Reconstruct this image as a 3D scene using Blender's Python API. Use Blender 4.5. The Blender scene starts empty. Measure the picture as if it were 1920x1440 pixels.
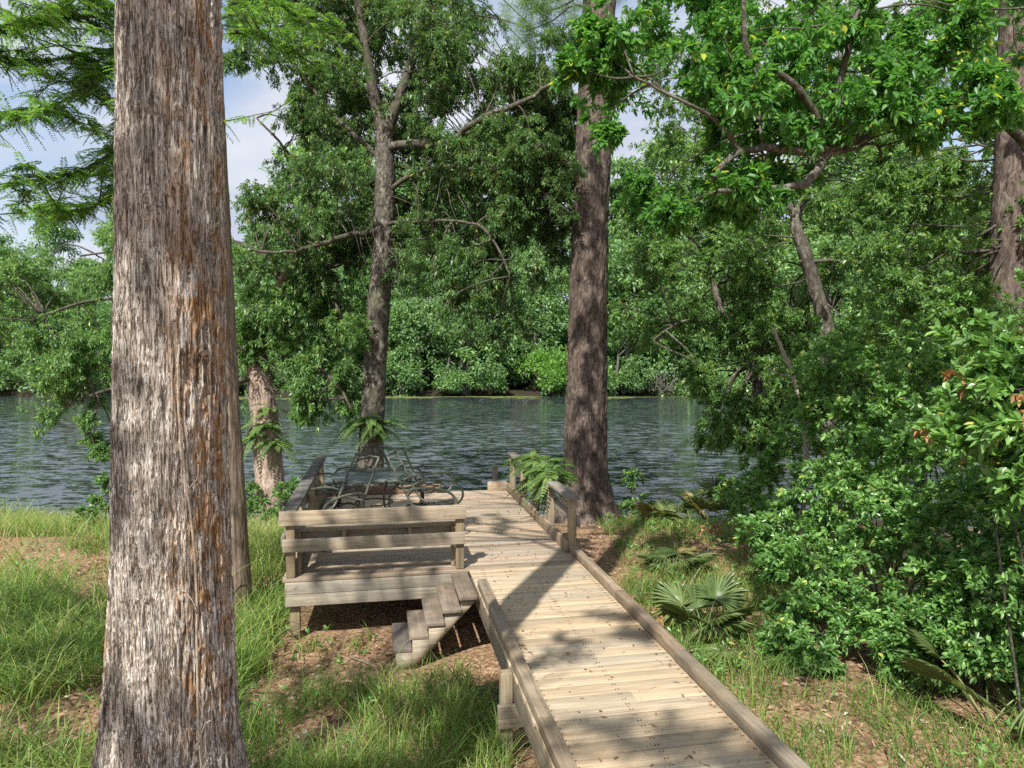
import bpy, math, random
import numpy as np
R = math.radians
rng = np.random.default_rng(11)
random.seed(5)
scene = bpy.context.scene
COL = scene.collection

# ------------------------------------------------------------------ camera
FPX = 1331.0; CAMZ = 2.3; PITCH = math.atan(48 / FPX)
cd = bpy.data.cameras.new('camera'); cam = bpy.data.objects.new('camera', cd); COL.objects.link(cam)
cam.location = (0, 0, CAMZ); cam.rotation_euler = (math.pi / 2 - PITCH, 0, 0)
cd.sensor_width = 36; cd.lens = FPX / 1920 * 36; cd.clip_start = 0.05; cd.clip_end = 3000
scene.camera = cam
scene.render.resolution_x = 1024; scene.render.resolution_y = 768

def at(px, py, Y):
    """photo pixel + distance -> point in the scene (used for laying out the place)"""
    u = (px - 960) / FPX; v = (720 - py) / FPX
    ry = math.cos(PITCH) + v * math.sin(PITCH); rz = -math.sin(PITCH) + v * math.cos(PITCH)
    t = Y / ry
    return np.array((u * t, Y, CAMZ + rz * t))

# ------------------------------------------------------------------ noise
def _h(i, j, k):
    n = (i.astype(np.int64) * 374761393 + j.astype(np.int64) * 668265263 + k.astype(np.int64) * 1274126177) & 0xFFFFFFFF
    n = ((n ^ (n >> 13)) * 1274126177) & 0xFFFFFFFF
    n = (n ^ (n >> 16)) & 0xFFFF
    return n / 65535.0
def vnoise(p):
    p = np.asarray(p, float); f = np.floor(p); w = p - f; w = w * w * (3 - 2 * w); i, j, k = f.T
    o = 0
    for a in (0, 1):
        for b in (0, 1):
            for c in (0, 1):
                o = o + _h(i + a, j + b, k + c) * (w[:, 0] if a else 1 - w[:, 0]) * (w[:, 1] if b else 1 - w[:, 1]) * (w[:, 2] if c else 1 - w[:, 2])
    return o
def fbm(p, o=3):
    s = 0; a = .5; p = np.asarray(p, float)
    for q in range(o):
        s = s + a * vnoise(p * 2 ** q + q * 17.3); a *= .5
    return s / (1 - .5 ** o)
def nrm(v): return v / (np.linalg.norm(v, axis=-1, keepdims=True) + 1e-9)

# ------------------------------------------------------------------ objects
def tag(o, label=None, cat=None, group=None, kind=None):
    if label: o['label'] = label
    if cat: o['category'] = cat
    if group: o['group'] = group
    if kind: o['kind'] = kind
    return o
def thing(name, label, cat, loc=(0, 0, 0), rz=0.0, group=None):
    o = bpy.data.objects.new(name, None); COL.objects.link(o)
    o.empty_display_size = .2
    o.location = [float(c) for c in loc]; o.rotation_euler = (0, 0, rz)
    return tag(o, label, cat, group)
def copy_tree(o, parent=None):
    c = o.copy(); COL.objects.link(c)
    if parent: c.parent = parent
    for ch in list(o.children): copy_tree(ch, c)
    return c

class MB:
    def __init__(s): s.v = []; s.q = []; s.a = []; s.n = 0
    def add(s, V, Q, a=None):
        V = np.asarray(V, float).reshape(-1, 3); Q = np.asarray(Q, int).reshape(-1, 4)
        s.v.append(V); s.q.append(Q + s.n); s.n += len(V)
        if a is None: a = rng.random()
        s.a.append(np.broadcast_to(np.asarray(a, float), (len(Q),)).copy())
    def box(s, x0, x1, y0, y1, z0, z1, a=None, yaw=0, tilt=0):
        V = np.array([(x, y, z) for z in (z0, z1) for y in (y0, y1) for x in (x0, x1)], float)
        c = V.mean(0)
        if tilt:
            d = V - c; ca, sa = math.cos(tilt), math.sin(tilt)
            V = c + np.stack([d[:, 0], d[:, 1] * ca - d[:, 2] * sa, d[:, 1] * sa + d[:, 2] * ca], 1)
        if yaw:
            d = V - c; ca, sa = math.cos(yaw), math.sin(yaw)
            V = c + np.stack([d[:, 0] * ca - d[:, 1] * sa, d[:, 0] * sa + d[:, 1] * ca, d[:, 2]], 1)
        s.add(V, [(0, 2, 3, 1), (4, 5, 7, 6), (0, 1, 5, 4), (2, 6, 7, 3), (0, 4, 6, 2), (1, 3, 7, 5)], a)
    def prism(s, P, axis_vec, a=None):
        """closed outline P (n,3) extruded by axis_vec, fan caps"""
        P = np.asarray(P, float); n = len(P); B = P + np.asarray(axis_vec, float)
        V = np.concatenate([P, B, [P.mean(0)], [B.mean(0)]])
        Q = [(i, (i + 1) % n, n + (i + 1) % n, n + i) for i in range(n)]
        Q += [((i + 1) % n, i, 2 * n, 2 * n) for i in range(n)] + [(n + i, n + (i + 1) % n, 2 * n + 1, 2 * n + 1) for i in range(n)]
        s.add(V, Q, a)
    def tube(s, P, r, n=8, a=None, rough=0.0, closed=False):
        P = np.asarray(P, float); m = len(P); r = np.broadcast_to(np.asarray(r, float), (m,))
        T = np.gradient(P, axis=0) if not closed else (np.roll(P, -1, 0) - np.roll(P, 1, 0))
        T = nrm(T)
        up = np.array((0, 0, 1.)) if abs(T[0, 2]) < .9 else np.array((1., 0, 0))
        N = np.zeros((m, 3)); x = np.cross(T[0], up); N[0] = x / np.linalg.norm(x)
        for i in range(1, m):
            x = N[i - 1] - T[i] * np.dot(N[i - 1], T[i]); N[i] = x / (np.linalg.norm(x) + 1e-9)
        B = np.cross(T, N); th = np.linspace(0, 2 * math.pi, n, endpoint=False)
        rr = r[:, None] * np.ones((m, n))
        if rough: rr = rr * (1 + rough * (rng.random((m, n)) - .5) * 2)
        V = P[:, None, :] + rr[..., None] * (np.cos(th)[None, :, None] * N[:, None, :] + np.sin(th)[None, :, None] * B[:, None, :])
        i = np.arange(m if closed else m - 1)[:, None]; j = np.arange(n)[None, :]
        i2 = (i + 1) % m; j2 = (j + 1) % n
        Q = np.stack([i * n + j, i * n + j2, i2 * n + j2, i2 * n + j], -1).reshape(-1, 4)
        V = V.reshape(-1, 3)
        if not closed:
            V = np.concatenate([V, P[:1], P[-1:]]); jj = np.arange(n); j3 = (jj + 1) % n
            Q = np.concatenate([Q, np.stack([j3, jj, 0 * jj + m * n, 0 * jj + m * n], 1), np.stack([(m - 1) * n + jj, (m - 1) * n + j3, 0 * jj + m * n + 1, 0 * jj + m * n + 1], 1)])
        s.add(V, Q, a)
    def build(s, name, mat, parent=None, smooth=False, off=(0, 0, 0), bevel=0):
        V = np.concatenate(s.v) - np.asarray(off, float); Q = np.concatenate(s.q); A = np.concatenate(s.a)
        tri = Q[:, 2] == Q[:, 3]
        tot = np.where(tri, 3, 4); st = np.concatenate([[0], np.cumsum(tot)[:-1]])
        loops = Q.reshape(-1)[np.stack([np.ones_like(tri), np.ones_like(tri), np.ones_like(tri), ~tri], 1).reshape(-1)]
        me = bpy.data.meshes.new(name)
        me.vertices.add(len(V)); me.vertices.foreach_set('co', V.astype(np.float32).reshape(-1))
        me.loops.add(len(loops)); me.loops.foreach_set('vertex_index', loops.astype(np.int32))
        me.polygons.add(len(Q)); me.polygons.foreach_set('loop_start', st.astype(np.int32)); me.polygons.foreach_set('loop_total', tot.astype(np.int32))
        me.update(calc_edges=True)
        at_ = me.attributes.new('v', 'FLOAT', 'FACE'); at_.data.foreach_set('value', A.astype(np.float32))
        if smooth: me.polygons.foreach_set('use_smooth', np.ones(len(Q), bool))
        me.materials.append(mat)
        o = bpy.data.objects.new(name, me); COL.objects.link(o)
        if parent: o.parent = parent
        if bevel:
            b = o.modifiers.new('bevel', 'BEVEL'); b.width = bevel; b.segments = 2; b.limit_method = 'ANGLE'
        return o

# ------------------------------------------------------------------ materials
class NT:
    def __init__(s, name):
        s.m = bpy.data.materials.new(name); s.m.use_nodes = True; s.t = s.m.node_tree; s.t.nodes.clear()
        s.out = s.t.nodes.new('ShaderNodeOutputMaterial')
    def n(s, typ, ins=None, **kw):
        x = s.t.nodes.new('ShaderNode' + typ)
        for k, v in kw.items(): setattr(x, k, v)
        for k, v in (ins or {}).items():
            if hasattr(v, 'bl_idname') and 'Socket' in v.bl_idname: s.t.links.new(v, x.inputs[k])
            else: x.inputs[k].default_value = v
        return x
    def ramp(s, fac, stops, interp='LINEAR'):
        x = s.n('ValToRGB', {'Fac': fac}); cr = x.color_ramp; cr.interpolation = interp
        while len(cr.elements) > 1: cr.elements.remove(cr.elements[-1])
        for i, (p, c) in enumerate(stops):
            e = cr.elements[0] if i == 0 else cr.elements.new(p)
            e.position = p; c = c if hasattr(c, '__len__') else (c, c, c); e.color = (*c[:3], 1)
        return x.outputs['Color']
    def math(s, op, a, b=0.0, c=0.0, clamp=False):
        x = s.n('Math', operation=op, use_clamp=clamp)
        for i, v in enumerate((a, b, c)):
            if hasattr(v, 'bl_idname'): s.t.links.new(v, x.inputs[i])
            else: x.inputs[i].default_value = v
        return x.outputs[0]
    def mix(s, f, a, b, mode='MIX'):
        x = s.n('Mix', data_type='RGBA', blend_type=mode)
        for k, v in ((0, f), (6, a), (7, b)):
            if hasattr(v, 'bl_idname'): s.t.links.new(v, x.inputs[k])
            else: x.inputs[k].default_value = v if k == 0 else (*v[:3], 1)
        return x.outputs[2]
    def coord(s, scale=(1, 1, 1), kind='Object', rot=(0, 0, 0)):
        c = s.n('TexCoord').outputs[kind]
        return s.n('Mapping', {'Vector': c, 'Scale': scale, 'Rotation': rot}).outputs[0]
    def noise(s, vec, scale=5, detail=4, rough=.55, dist=0, w=None):
        d = {'Vector': vec, 'Scale': scale, 'Detail': detail, 'Roughness': rough, 'Distortion': dist}
        if w is not None: d['W'] = w; return s.n('TexNoise', d, noise_dimensions='4D').outputs['Fac']
        return s.n('TexNoise', d).outputs['Fac']
    def attr(s, name='v'): return s.n('Attribute', attribute_name=name).outputs['Fac']
    def bump(s, h, strength=.5, dist=.01): return s.n('Bump', {'Height': h, 'Strength': strength, 'Distance': dist}).outputs[0]
    def done(s, sh):
        s.t.links.new(sh, s.out.inputs[0]); return s.m
    def bsdf(s, col, rough=.7, spec=.3, normal=None, metal=0.0):
        d = {'Base Color': col if hasattr(col, 'bl_idname') else (*col, 1), 'Roughness': rough, 'Specular IOR Level': spec, 'Metallic': metal}
        if normal is not None: d['Normal'] = normal
        return s.n('BsdfPrincipled', d).outputs[0]

def leaf_mat(name, stops, trans=.35, rough=.42, spec=.45, tcol=1.5, k=1.0):
    stops = [(p, tuple(min(.5, q * k) for q in c)) for p, c in stops]
    t = NT(name); col = t.ramp(t.attr(), stops)
    p = t.bsdf(col, rough, spec)
    tc = t.mix(1.0, col, (1.08 * tcol, 1.08 * tcol, .55 * tcol), 'MULTIPLY')
    tr = t.n('BsdfTranslucent', {'Color': tc}).outputs[0]
    return t.done(t.n('MixShader', {0: trans, 1: p, 2: tr}).outputs[0])

def wood_mat(name, axis, light, mid, dark, grey=.0, mould=0.0, rough=.75):
    """axis = grain direction in object space: 0 x, 1 y, 2 z"""
    t = NT(name); w = t.math('MULTIPLY', t.attr(), 37.0)
    sc = [26, 26, 26]; sc[axis] = 1.3
    v = t.coord(tuple(sc))
    n1 = t.noise(v, 1.0, 5, .6, .6, w)
    sc2 = [90, 90, 90]; sc2[axis] = 3
    n2 = t.noise(t.coord(tuple(sc2)), 1.0, 3, .6, 0, w)
    blot = t.noise(t.coord((1, 1, 1)), 2.3, 4, .6, 0, w)
    sc3 = [7, 7, 7]; sc3[axis] = 2.2
    kn = t.n('TexVoronoi', {'Vector': t.coord(tuple(sc3)), 'Scale': 1.0, 'W': w}, voronoi_dimensions='4D').outputs['Distance']
    knot = t.ramp(kn, [(0, 1), (.085, .85), (.14, 0)])
    K = .80; dark = tuple(c * .62 for c in dark); mid = tuple(c * K for c in mid); light = tuple(c * K for c in light)
    col = t.ramp(n1, [(.27, dark), (.44, mid), (.64, light)])
    col = t.mix(t.math('MULTIPLY', t.ramp(n2, [(.35, 1), (.58, 0)]), .55), col, dark)
    g = t.math('MULTIPLY', t.ramp(blot, [(.35, 0), (.7, 1)]), grey)
    col = t.mix(g, col, (.27, .255, .235))
    col = t.mix(t.math('MULTIPLY', knot, .7), col, (dark[0] * .55, dark[1] * .5, dark[2] * .45))
    tint = t.ramp(t.attr(), [(0, (.70, .67, .64)), (.3, (1.0, .97, .92)), (.65, (.86, .89, .92)), (1, (1.15, 1.07, .97))])
    col = t.mix(1.0, col, tint, 'MULTIPLY')
    st_ = t.noise(t.coord((1, 1, 1)), 9, 5, .7, 0, w)
    col = t.mix(t.math('MULTIPLY', t.ramp(st_, [(.60, 0), (.72, 1)]), .45), col, (.10, .08, .06))
    if mould:
        mm = t.noise(t.coord((1, 1, 1)), 5.5, 6, .7, 0, w)
        col = t.mix(t.math('MULTIPLY', t.ramp(mm, [(.42, 0), (.62, 1)]), mould), col, (.035, .034, .034))
    h = t.math('ADD', t.math('MULTIPLY', n1, .6), t.math('MULTIPLY', n2, .4))
    return t.done(t.bsdf(col, rough, .25, t.bump(h, .55, .006)))

def bark_mat(name, dark, mid, light, fr=30, fz=3.0, lichen=None, bump=.9, spot=None):
    t = NT(name)
    v = t.coord((fr, fr, fz)); n1 = t.noise(v, 1.0, 5, .62, .8)
    v2 = t.coord((fr * 2.7, fr * 2.7, fz * 3.2)); n2 = t.noise(v2, 1.0, 4, .6, .3)
    f = t.math('ADD', t.math('MULTIPLY', n1, .65), t.math('MULTIPLY', n2, .35))
    col = t.ramp(f, [(.36, dark), (.48, mid), (.62, light)])
    big = t.noise(t.coord((1, 1, .5)), 2.6, 4, .6)
    col = t.mix(t.ramp(big, [(.4, 0), (.65, .55)]), col, tuple(c * .55 for c in mid))
    if lichen:
        for (c, lo, hi, sc, amt) in lichen:
            ln = t.noise(t.coord((1, 1, .4)), sc, 6, .7)
            col = t.mix(t.math('MULTIPLY', t.ramp(ln, [(lo, 0), (hi, 1)]), amt), col, c)
    if spot:      # orange lichen concentrated on one flank
        c, ax, x0, x1, amt = spot
        sep = t.n('SeparateXYZ', {0: t.n('TexCoord').outputs['Object']}).outputs[ax]
        flank = t.n('MapRange', {'Value': sep, 'From Min': x0, 'From Max': x1}).outputs[0]
        ln = t.noise(t.coord((1, 1, .35)), 11, 6, .72)
        low = t.noise(t.coord((1, 1, .5)), 2.1, 2, .5)
        ln = t.math('ADD', ln, t.math('MULTIPLY', t.math('SUBTRACT', low, .5), .6))
        col = t.mix(t.math('MULTIPLY', t.math('MULTIPLY', t.ramp(ln, [(.5, 0), (.62, 1)]), flank), amt), col, c)
    return t.done(t.bsdf(col, .9, .12, t.bump(f, bump, .02)))

M = {}
TAN = ((.60, .49, .35), (.47, .37, .25), (.27, .20, .13))
M['walk'] = wood_mat('walkway boards', 0, (.70, .58, .41), (.59, .47, .32), (.37, .28, .18), .22)
M['deck'] = wood_mat('deck boards', 0, (.60, .49, .37), (.49, .395, .29), (.29, .23, .165), .28)
M['wood_x'] = wood_mat('rail wood across', 0, (.58, .49, .365), (.46, .385, .28), (.25, .20, .14), .45, .2)
M['wood_y'] = wood_mat('rail wood along', 1, (.50, .39, .26), (.39, .30, .195), (.21, .155, .10), .35, .3)
M['wood_z'] = wood_mat('post wood', 2, (.54, .44, .275), (.42, .335, .205), (.23, .175, .11), .3, .15)
M['oldwood_y'] = wood_mat('mouldy cap wood', 1, (.24, .21, .18), (.17, .15, .13), (.09, .08, .07), .6, .85)
M['greywood_y'] = wood_mat('grey cap wood', 1, (.36, .33, .29), (.28, .255, .225), (.16, .145, .13), .8, .3)
M['tread'] = wood_mat('step wood', 1, (.36, .28, .20), (.28, .215, .155), (.15, .115, .085), .6, .4)
M['darkwood'] = wood_mat('wet dark wood', 2, (.10, .085, .07), (.07, .06, .05), (.035, .03, .025), .3, .4)
M['kick'] = wood_mat('reddish kick board', 0, (.30, .19, .13), (.22, .14, .10), (.12, .075, .055), .3, .4)

t = NT('cypress bark')
v = t.coord((66, 66, 6.5)); n1 = t.noise(v, 1.0, 5, .6, .7); n2 = t.noise(t.coord((130, 130, 34)), 1.0, 4, .65, .6)
f = t.math('ADD', t.math('MULTIPLY', n1, .62), t.math('MULTIPLY', n2, .38))
cr_ = t.math('ABSOLUTE', t.math('SUBTRACT', t.noise(t.coord((105, 105, 4.0)), 1.0, 3, .55, .5), .5))
crack = t.ramp(cr_, [(.004, 1), (.038, 0)])
c = t.ramp(f, [(.36, (.07, .056, .044)), (.43, (.26, .215, .17)), (.50, (.50, .44, .37)), (.59, (.75, .70, .63))])
g = t.noise(t.coord((1, 1, .4)), 4.2, 5, .65); c = t.mix(t.ramp(g, [(.50, 0), (.70, .5)]), c, (.12, .11, .10))
g = t.noise(t.coord((1, 1, .25)), 7.5, 5, .65); c = t.mix(t.ramp(g, [(.58, 0), (.70, .55)]), c, (.42, .23, .115))
flank = t.n('MapRange', {'Value': t.n('SeparateXYZ', {0: t.n('TexCoord').outputs['Object']}).outputs[0], 'From Min': .03, 'From Max': .14}).outputs[0]
ln = t.math('ADD', t.noise(t.coord((1, 1, .45)), 17, 6, .75), t.math('MULTIPLY', t.math('SUBTRACT', t.noise(t.coord((1, 1, .5)), 2.1, 2, .5), .5), .7))
c = t.mix(t.math('MULTIPLY', t.math('MULTIPLY', t.ramp(ln, [(.49, 0), (.62, 1)]), flank), .72), c, (.34, .16, .035))
c = t.mix(t.math('MULTIPLY', crack, .75), c, (.045, .036, .03))
M['bark_cyp'] = t.done(t.bsdf(c, .9, .12, t.bump(t.math('SUBTRACT', f, t.math('MULTIPLY', crack, .25)), 1.0, .02)))
M['bark_cyp2'] = bark_mat('second cypress bark', (.06, .045, .035), (.22, .165, .12), (.42, .34, .26), 45, 2.2, [((.16, .12, .05), .55, .7, 4.0, .5)])
M['bark_pine'] = bark_mat('pine bark', (.018, .013, .011), (.105, .08, .066), (.235, .19, .165), 15, 5.5, [((.24, .215, .20), .58, .7, 16, .5)], 1.0)
M['bark_oak'] = bark_mat('oak bark', (.025, .022, .018), (.095, .083, .066), (.22, .205, .18), 16, 10, [((.34, .35, .30), .57, .65, 12, .6), ((.08, .10, .04), .55, .7, 3, .6)])
M['bark_pink'] = bark_mat('pinkish bark', (.12, .08, .065), (.34, .25, .20), (.55, .44, .37), 22, 4, [((.12, .13, .06), .6, .7, 4, .5)])
M['bark_branch'] = bark_mat('branch bark', (.03, .026, .02), (.085, .075, .06), (.19, .175, .145), 25, 12, [((.36, .37, .31), .58, .66, 12, .55), ((.07, .09, .03), .52, .66, 4, .6)])
M['bark_far'] = bark_mat('far bark', (.06, .055, .05), (.13, .12, .11), (.22, .205, .19), 6, 1.5)
M['deadwood'] = bark_mat('dead wood', (.20, .16, .13), (.40, .34, .28), (.58, .52, .46), 40, 6)
M['vine'] = bark_mat('vine stem', (.22, .17, .12), (.42, .34, .25), (.55, .47, .37), 60, 20)

M['lf_oak'] = leaf_mat('small oak leaves', [(0, (.024, .050, .021)), (.5, (.045, .085, .031)), (.85, (.068, .118, .038)), (.96, (.10, .15, .045)), (1, (.17, .13, .05))], .35, k=2.36)
M['lf_oak2'] = leaf_mat('water oak leaves', [(0, (.030, .062, .023)), (.5, (.055, .105, .035)), (.9, (.094, .152, .047)), (1, (.16, .19, .05))], .38, k=2.45)
M['lf_shrub'] = leaf_mat('glossy shrub leaves', [(0, (.040, .086, .028)), (.5, (.070, .138, .040)), (.9, (.112, .198, .055)), (.985, (.14, .24, .065)), (1, (.40, .30, .06))], .32, .33, .55, k=2.21)
M['lf_big'] = leaf_mat('broad tree leaves', [(0, (.024, .070, .020)), (.5, (.040, .105, .026)), (.9, (.070, .150, .035)), (1, (.20, .27, .03))], .45, .4, .45, k=2.29)
M['lf_cyp'] = leaf_mat('cypress leaves', [(0, (.03, .075, .022)), (.5, (.06, .125, .032)), (1, (.14, .22, .045))], .42, k=2.38)
M['lf_far'] = leaf_mat('far bank leaves', [(0, (.042, .085, .038)), (.45, (.074, .135, .052)), (.85, (.115, .19, .066)), (1, (.17, .25, .10))], .32, k=2.14)
M['lf_bright'] = leaf_mat('bright bush leaves', [(0, (.06, .13, .03)), (.5, (.10, .20, .045)), (1, (.16, .27, .06))], .35, k=1.65)
M['lf_fern'] = leaf_mat('fern leaves', [(0, (.05, .10, .03)), (.5, (.09, .17, .045)), (.85, (.16, .25, .06)), (1, (.34, .24, .09))], .35, .5, .3, k=1.25)
M['lf_palm'] = leaf_mat('palmetto leaves', [(0, (.06, .10, .035)), (.5, (.12, .175, .06)), (.9, (.20, .25, .10)), (1, (.34, .29, .14))], .22, .38, .5, k=1.20)
M['grass'] = leaf_mat('grass blades', [(0, (.05, .11, .025)), (.45, (.10, .18, .035)), (.74, (.18, .25, .06)), (.88, (.28, .30, .10)), (1, (.42, .34, .19))], .35, .5, .3, k=1.30)
M['dead'] = leaf_mat('dead leaves', [(0, (.20, .09, .05)), (.5, (.36, .18, .09)), (1, (.48, .30, .17))], .25, .6, .2)
M['litter'] = leaf_mat('leaf litter', [(0, (.07, .045, .032)), (.3, (.20, .11, .07)), (.65, (.38, .23, .145)), (.9, (.54, .38, .26)), (1, (.62, .54, .45))], .1, .8, .15)
M['pads'] = leaf_mat('lily pads', [(0, (.12, .16, .05)), (1, (.26, .29, .10))], .1, .5, .4)

t = NT('forest floor')
n1 = t.noise(t.coord(), 1.3, 5, .6); n2 = t.noise(t.coord(), 22, 5, .65, .5); n3 = t.noise(t.coord((1, 1, 1)), 7, 4, .6)
c = t.ramp(n2, [(.30, (.06, .04, .026)), (.44, (.21, .125, .075)), (.56, (.40, .26, .16)), (.72, (.56, .42, .29))])
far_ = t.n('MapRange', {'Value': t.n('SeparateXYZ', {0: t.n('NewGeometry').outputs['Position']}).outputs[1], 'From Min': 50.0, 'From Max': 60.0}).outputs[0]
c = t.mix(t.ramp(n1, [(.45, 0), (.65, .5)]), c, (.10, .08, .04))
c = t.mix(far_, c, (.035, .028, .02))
c = t.mix(t.ramp(n3, [(.55, 0), (.75, .5)]), c, (.05, .035, .025))
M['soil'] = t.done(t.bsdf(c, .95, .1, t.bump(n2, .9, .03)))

t = NT('river water')
pos = t.n('NewGeometry').outputs['Position']
def wv(sx, sy, sc, det, dist=0, rot=.2):
    return t.noise(t.n('Mapping', {'Vector': pos, 'Scale': (sx, sy, 1), 'Rotation': (0, 0, rot)}).outputs[0], sc, det, .5, dist)
def slope(sx, sy, sc, det, dist, rot):
    return t.n('TexNoise', {'Vector': t.n('Mapping', {'Vector': pos, 'Scale': (sx, sy, 1), 'Rotation': (0, 0, rot)}).outputs[0], 'Scale': sc, 'Detail': det, 'Roughness': .5, 'Distortion': dist}).outputs['Color']
wc = wv(.10, .16, .35, 2); wd = wv(.05, .22, .5, 3, .5)
yy = t.n('SeparateXYZ', {0: pos}).outputs[1]
calm = t.n('MapRange', {'Value': t.math('ADD', yy, t.math('MULTIPLY', wc, 20)), 'From Min': 30.0, 'From Max': 66.0, 'To Min': 1.0, 'To Max': .10}).outputs[0]
amp = t.math('MULTIPLY', calm, t.ramp(wd, [(.35, .55), (.6, 1.15)]))
def vm(op, a, b_):
    x = t.n('VectorMath', operation=op)
    for k_, v_ in enumerate((a, b_)):
        if hasattr(v_, 'bl_idname'): t.t.links.new(v_, x.inputs[k_])
        else: x.inputs[k_].default_value = v_
    return x.outputs[0]
sl_ = vm('ADD', vm('SUBTRACT', slope(.75, 1.5, 2.3, 3, .4, .22), (.5, .5, .5)), vm('MULTIPLY', vm('SUBTRACT', slope(1.2, 2.0, 5.5, 2, .3, -.15), (.5, .5, .5)), (.6, .6, 0)))
ampv = t.n('CombineXYZ', {0: t.math('MULTIPLY', amp, 1.1), 1: t.math('MULTIPLY', amp, 2.9)}).outputs[0]
bp = t.n('VectorMath', {0: vm('ADD', vm('MULTIPLY', sl_, ampv), (0, 0, 1.0))}, operation='NORMALIZE').outputs[0]
M['water'] = t.done(t.n('BsdfPrincipled', {'Base Color': (.044, .057, .061, 1), 'Roughness': .04, 'IOR': 2.6, 'Specular IOR Level': .5, 'Normal': bp}).outputs[0])

def simple(name, col, rough=.5, spec=.4, metal=0, var=.25, sc=8, bump=.1):
    t = NT(name); n = t.noise(t.coord(), sc, 5, .65)
    c = t.ramp(n, [(.3, tuple(x * (1 - var) for x in col)), (.7, tuple(x * (1 + var) for x in col))])
    return t.done(t.bsdf(c, rough, spec, t.bump(n, bump, .01), metal))
M['tube'] = simple('weathered green tube', (.105, .112, .085), .5, .4, 0, .45, 20)
M['tube2'] = simple('weathered dark tube', (.05, .056, .042), .55, .4, 0, .45, 20)
M['glass'] = simple('frosted table glass', (.10, .125, .12), .5, .35, 0, .3, 5)
M['rust'] = simple('rusty swivel', (.10, .07, .05), .8, .2, 0, .5, 25)

# ------------------------------------------------------------------ terrain
AX = R(10.6); CA, SA = math.cos(AX), math.sin(AX)
def st(s, tt, z=0.0): return np.array((s * CA - tt * SA, s * SA + tt * CA, z))
def to_st(x, y): return x * CA + y * SA, -x * SA + y * CA
def shore(x): return 15.6 + .7 * np.sin(x * .33 + .6) + .35 * np.sin(x * .9 + 1) + np.clip(-x - 7, 0, 6) * .12
def smooth(x): x = np.clip(x, 0, 1); return x * x * (3 - 2 * x)
def gz(x, y):
    x = np.atleast_1d(np.asarray(x, float)); y = np.atleast_1d(np.asarray(y, float))
    ys = shore(x)
    base = -.70 + .10 * smooth((-x - 2) / 4) + .10 * (fbm(np.stack([x * .5, y * .5, 0 * x], 1), 2) - .5)
    z = base + (-1.26 - base) * smooth((y - ys + 5.5) / 5.5) ** 1.5
    z = z - 1.6 * smooth((y - ys) / 5.0)
    yf = 67.3 + 1.2 * (fbm(np.stack([x * .12, 0 * x, 0 * x + 3], 1), 2) - .5) * 2
    z = z + 2.05 * smooth((y - yf + 2.2) / 4.0) + np.clip(y - yf - 2, 0, 60) * .02
    z = z + .07 * (fbm(np.stack([x * 2.2, y * 2.2, 0 * x + 9], 1), 3) - .5)
    return z
def g1(x, y): return float(gz(x, y)[0])
def axis_pts(a, b, step, lo, hi):
    mid = np.arange(a, b + 1e-6, step); up = []; s_ = step; q = b
    while q < hi: s_ *= 1.22; q += s_; up.append(q)
    dn = []; s_ = step; q = a
    while q > lo: s_ *= 1.22; q -= s_; dn.append(q)
    return np.array(dn[::-1] + list(mid) + up)
gx = axis_pts(-13, 13, .14, -700, 700)
gy = np.concatenate([axis_pts(-2, 19, .14, -300, 20), np.arange(24, 62, 3.0), np.arange(62, 74, .5), 74 * 1.25 ** np.arange(0, 11)])
gy = np.unique(np.round(gy, 3))
X, Y = np.meshgrid(gx, gy); Z = gz(X.ravel(), Y.ravel())
b = MB(); nx, ny = len(gx), len(gy)
i = np.arange(ny - 1)[:, None]; j = np.arange(nx - 1)[None, :]
b.add(np.stack([X.ravel(), Y.ravel(), Z], 1), np.stack([i * nx + j, i * nx + j + 1, (i + 1) * nx + j + 1, (i + 1) * nx + j], -1).reshape(-1, 4), .5)
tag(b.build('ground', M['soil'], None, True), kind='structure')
b = MB(); b.add([(-400, 9, -1.25), (400, 9, -1.25), (400, 76, -1.25), (-400, 76, -1.25)], [(0, 1, 2, 3)], .5)
tag(b.build('river', M['water']), kind='structure')

# ------------------------------------------------------------------ leaves, branches
def perp(a):
    h = np.where(np.abs(a[:, 2:3]) < .85, np.array([[0, 0, 1.]]), np.array([[1., 0, 0]]))
    u = nrm(np.cross(a, h)); return u, np.cross(a, u)
def leaf_quads(mb, base, d, side, L, W, fold=.18, droop=.15, fine=True, val=None):
    """one folded leaf blade per row"""
    n = len(base); L = np.broadcast_to(L, (n,))[:, None]; W = np.broadcast_to(W, (n,))[:, None]
    up = np.cross(d, side); up = np.where(up[:, 2:3] < 0, -up, up)
    dz = np.array([[0, 0, -1.]])
    if val is None: val = rng.random(n)
    if fine:
        tip = base + d * L + dz * droop * L
        m1 = base + d * L * .33 ; m2 = base + d * L * .70 + dz * droop * L * .4
        V = np.stack([base, m1 + side * W * .48 + up * W * fold, m2 + side * W * .42 + up * W * fold, tip, m2 - side * W * .42 + up * W * fold, m1 - side * W * .48 + up * W * fold], 1).reshape(-1, 3)
        k = np.arange(n)[:, None] * 6
        Q = np.concatenate([k + np.array([[0, 1, 2, 3]]), k + np.array([[0, 3, 4, 5]])])
        mb.add(V, Q, np.concatenate([val, val]))
    else:
        tip = base + d * L + dz * droop * L; m = base + d * L * .5 + up * W * fold
        V = np.stack([base, m + side * W * .5, tip, m - side * W * .5], 1).reshape(-1, 3)
        mb.add(V, np.arange(n * 4).reshape(-1, 4), val)
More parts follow.
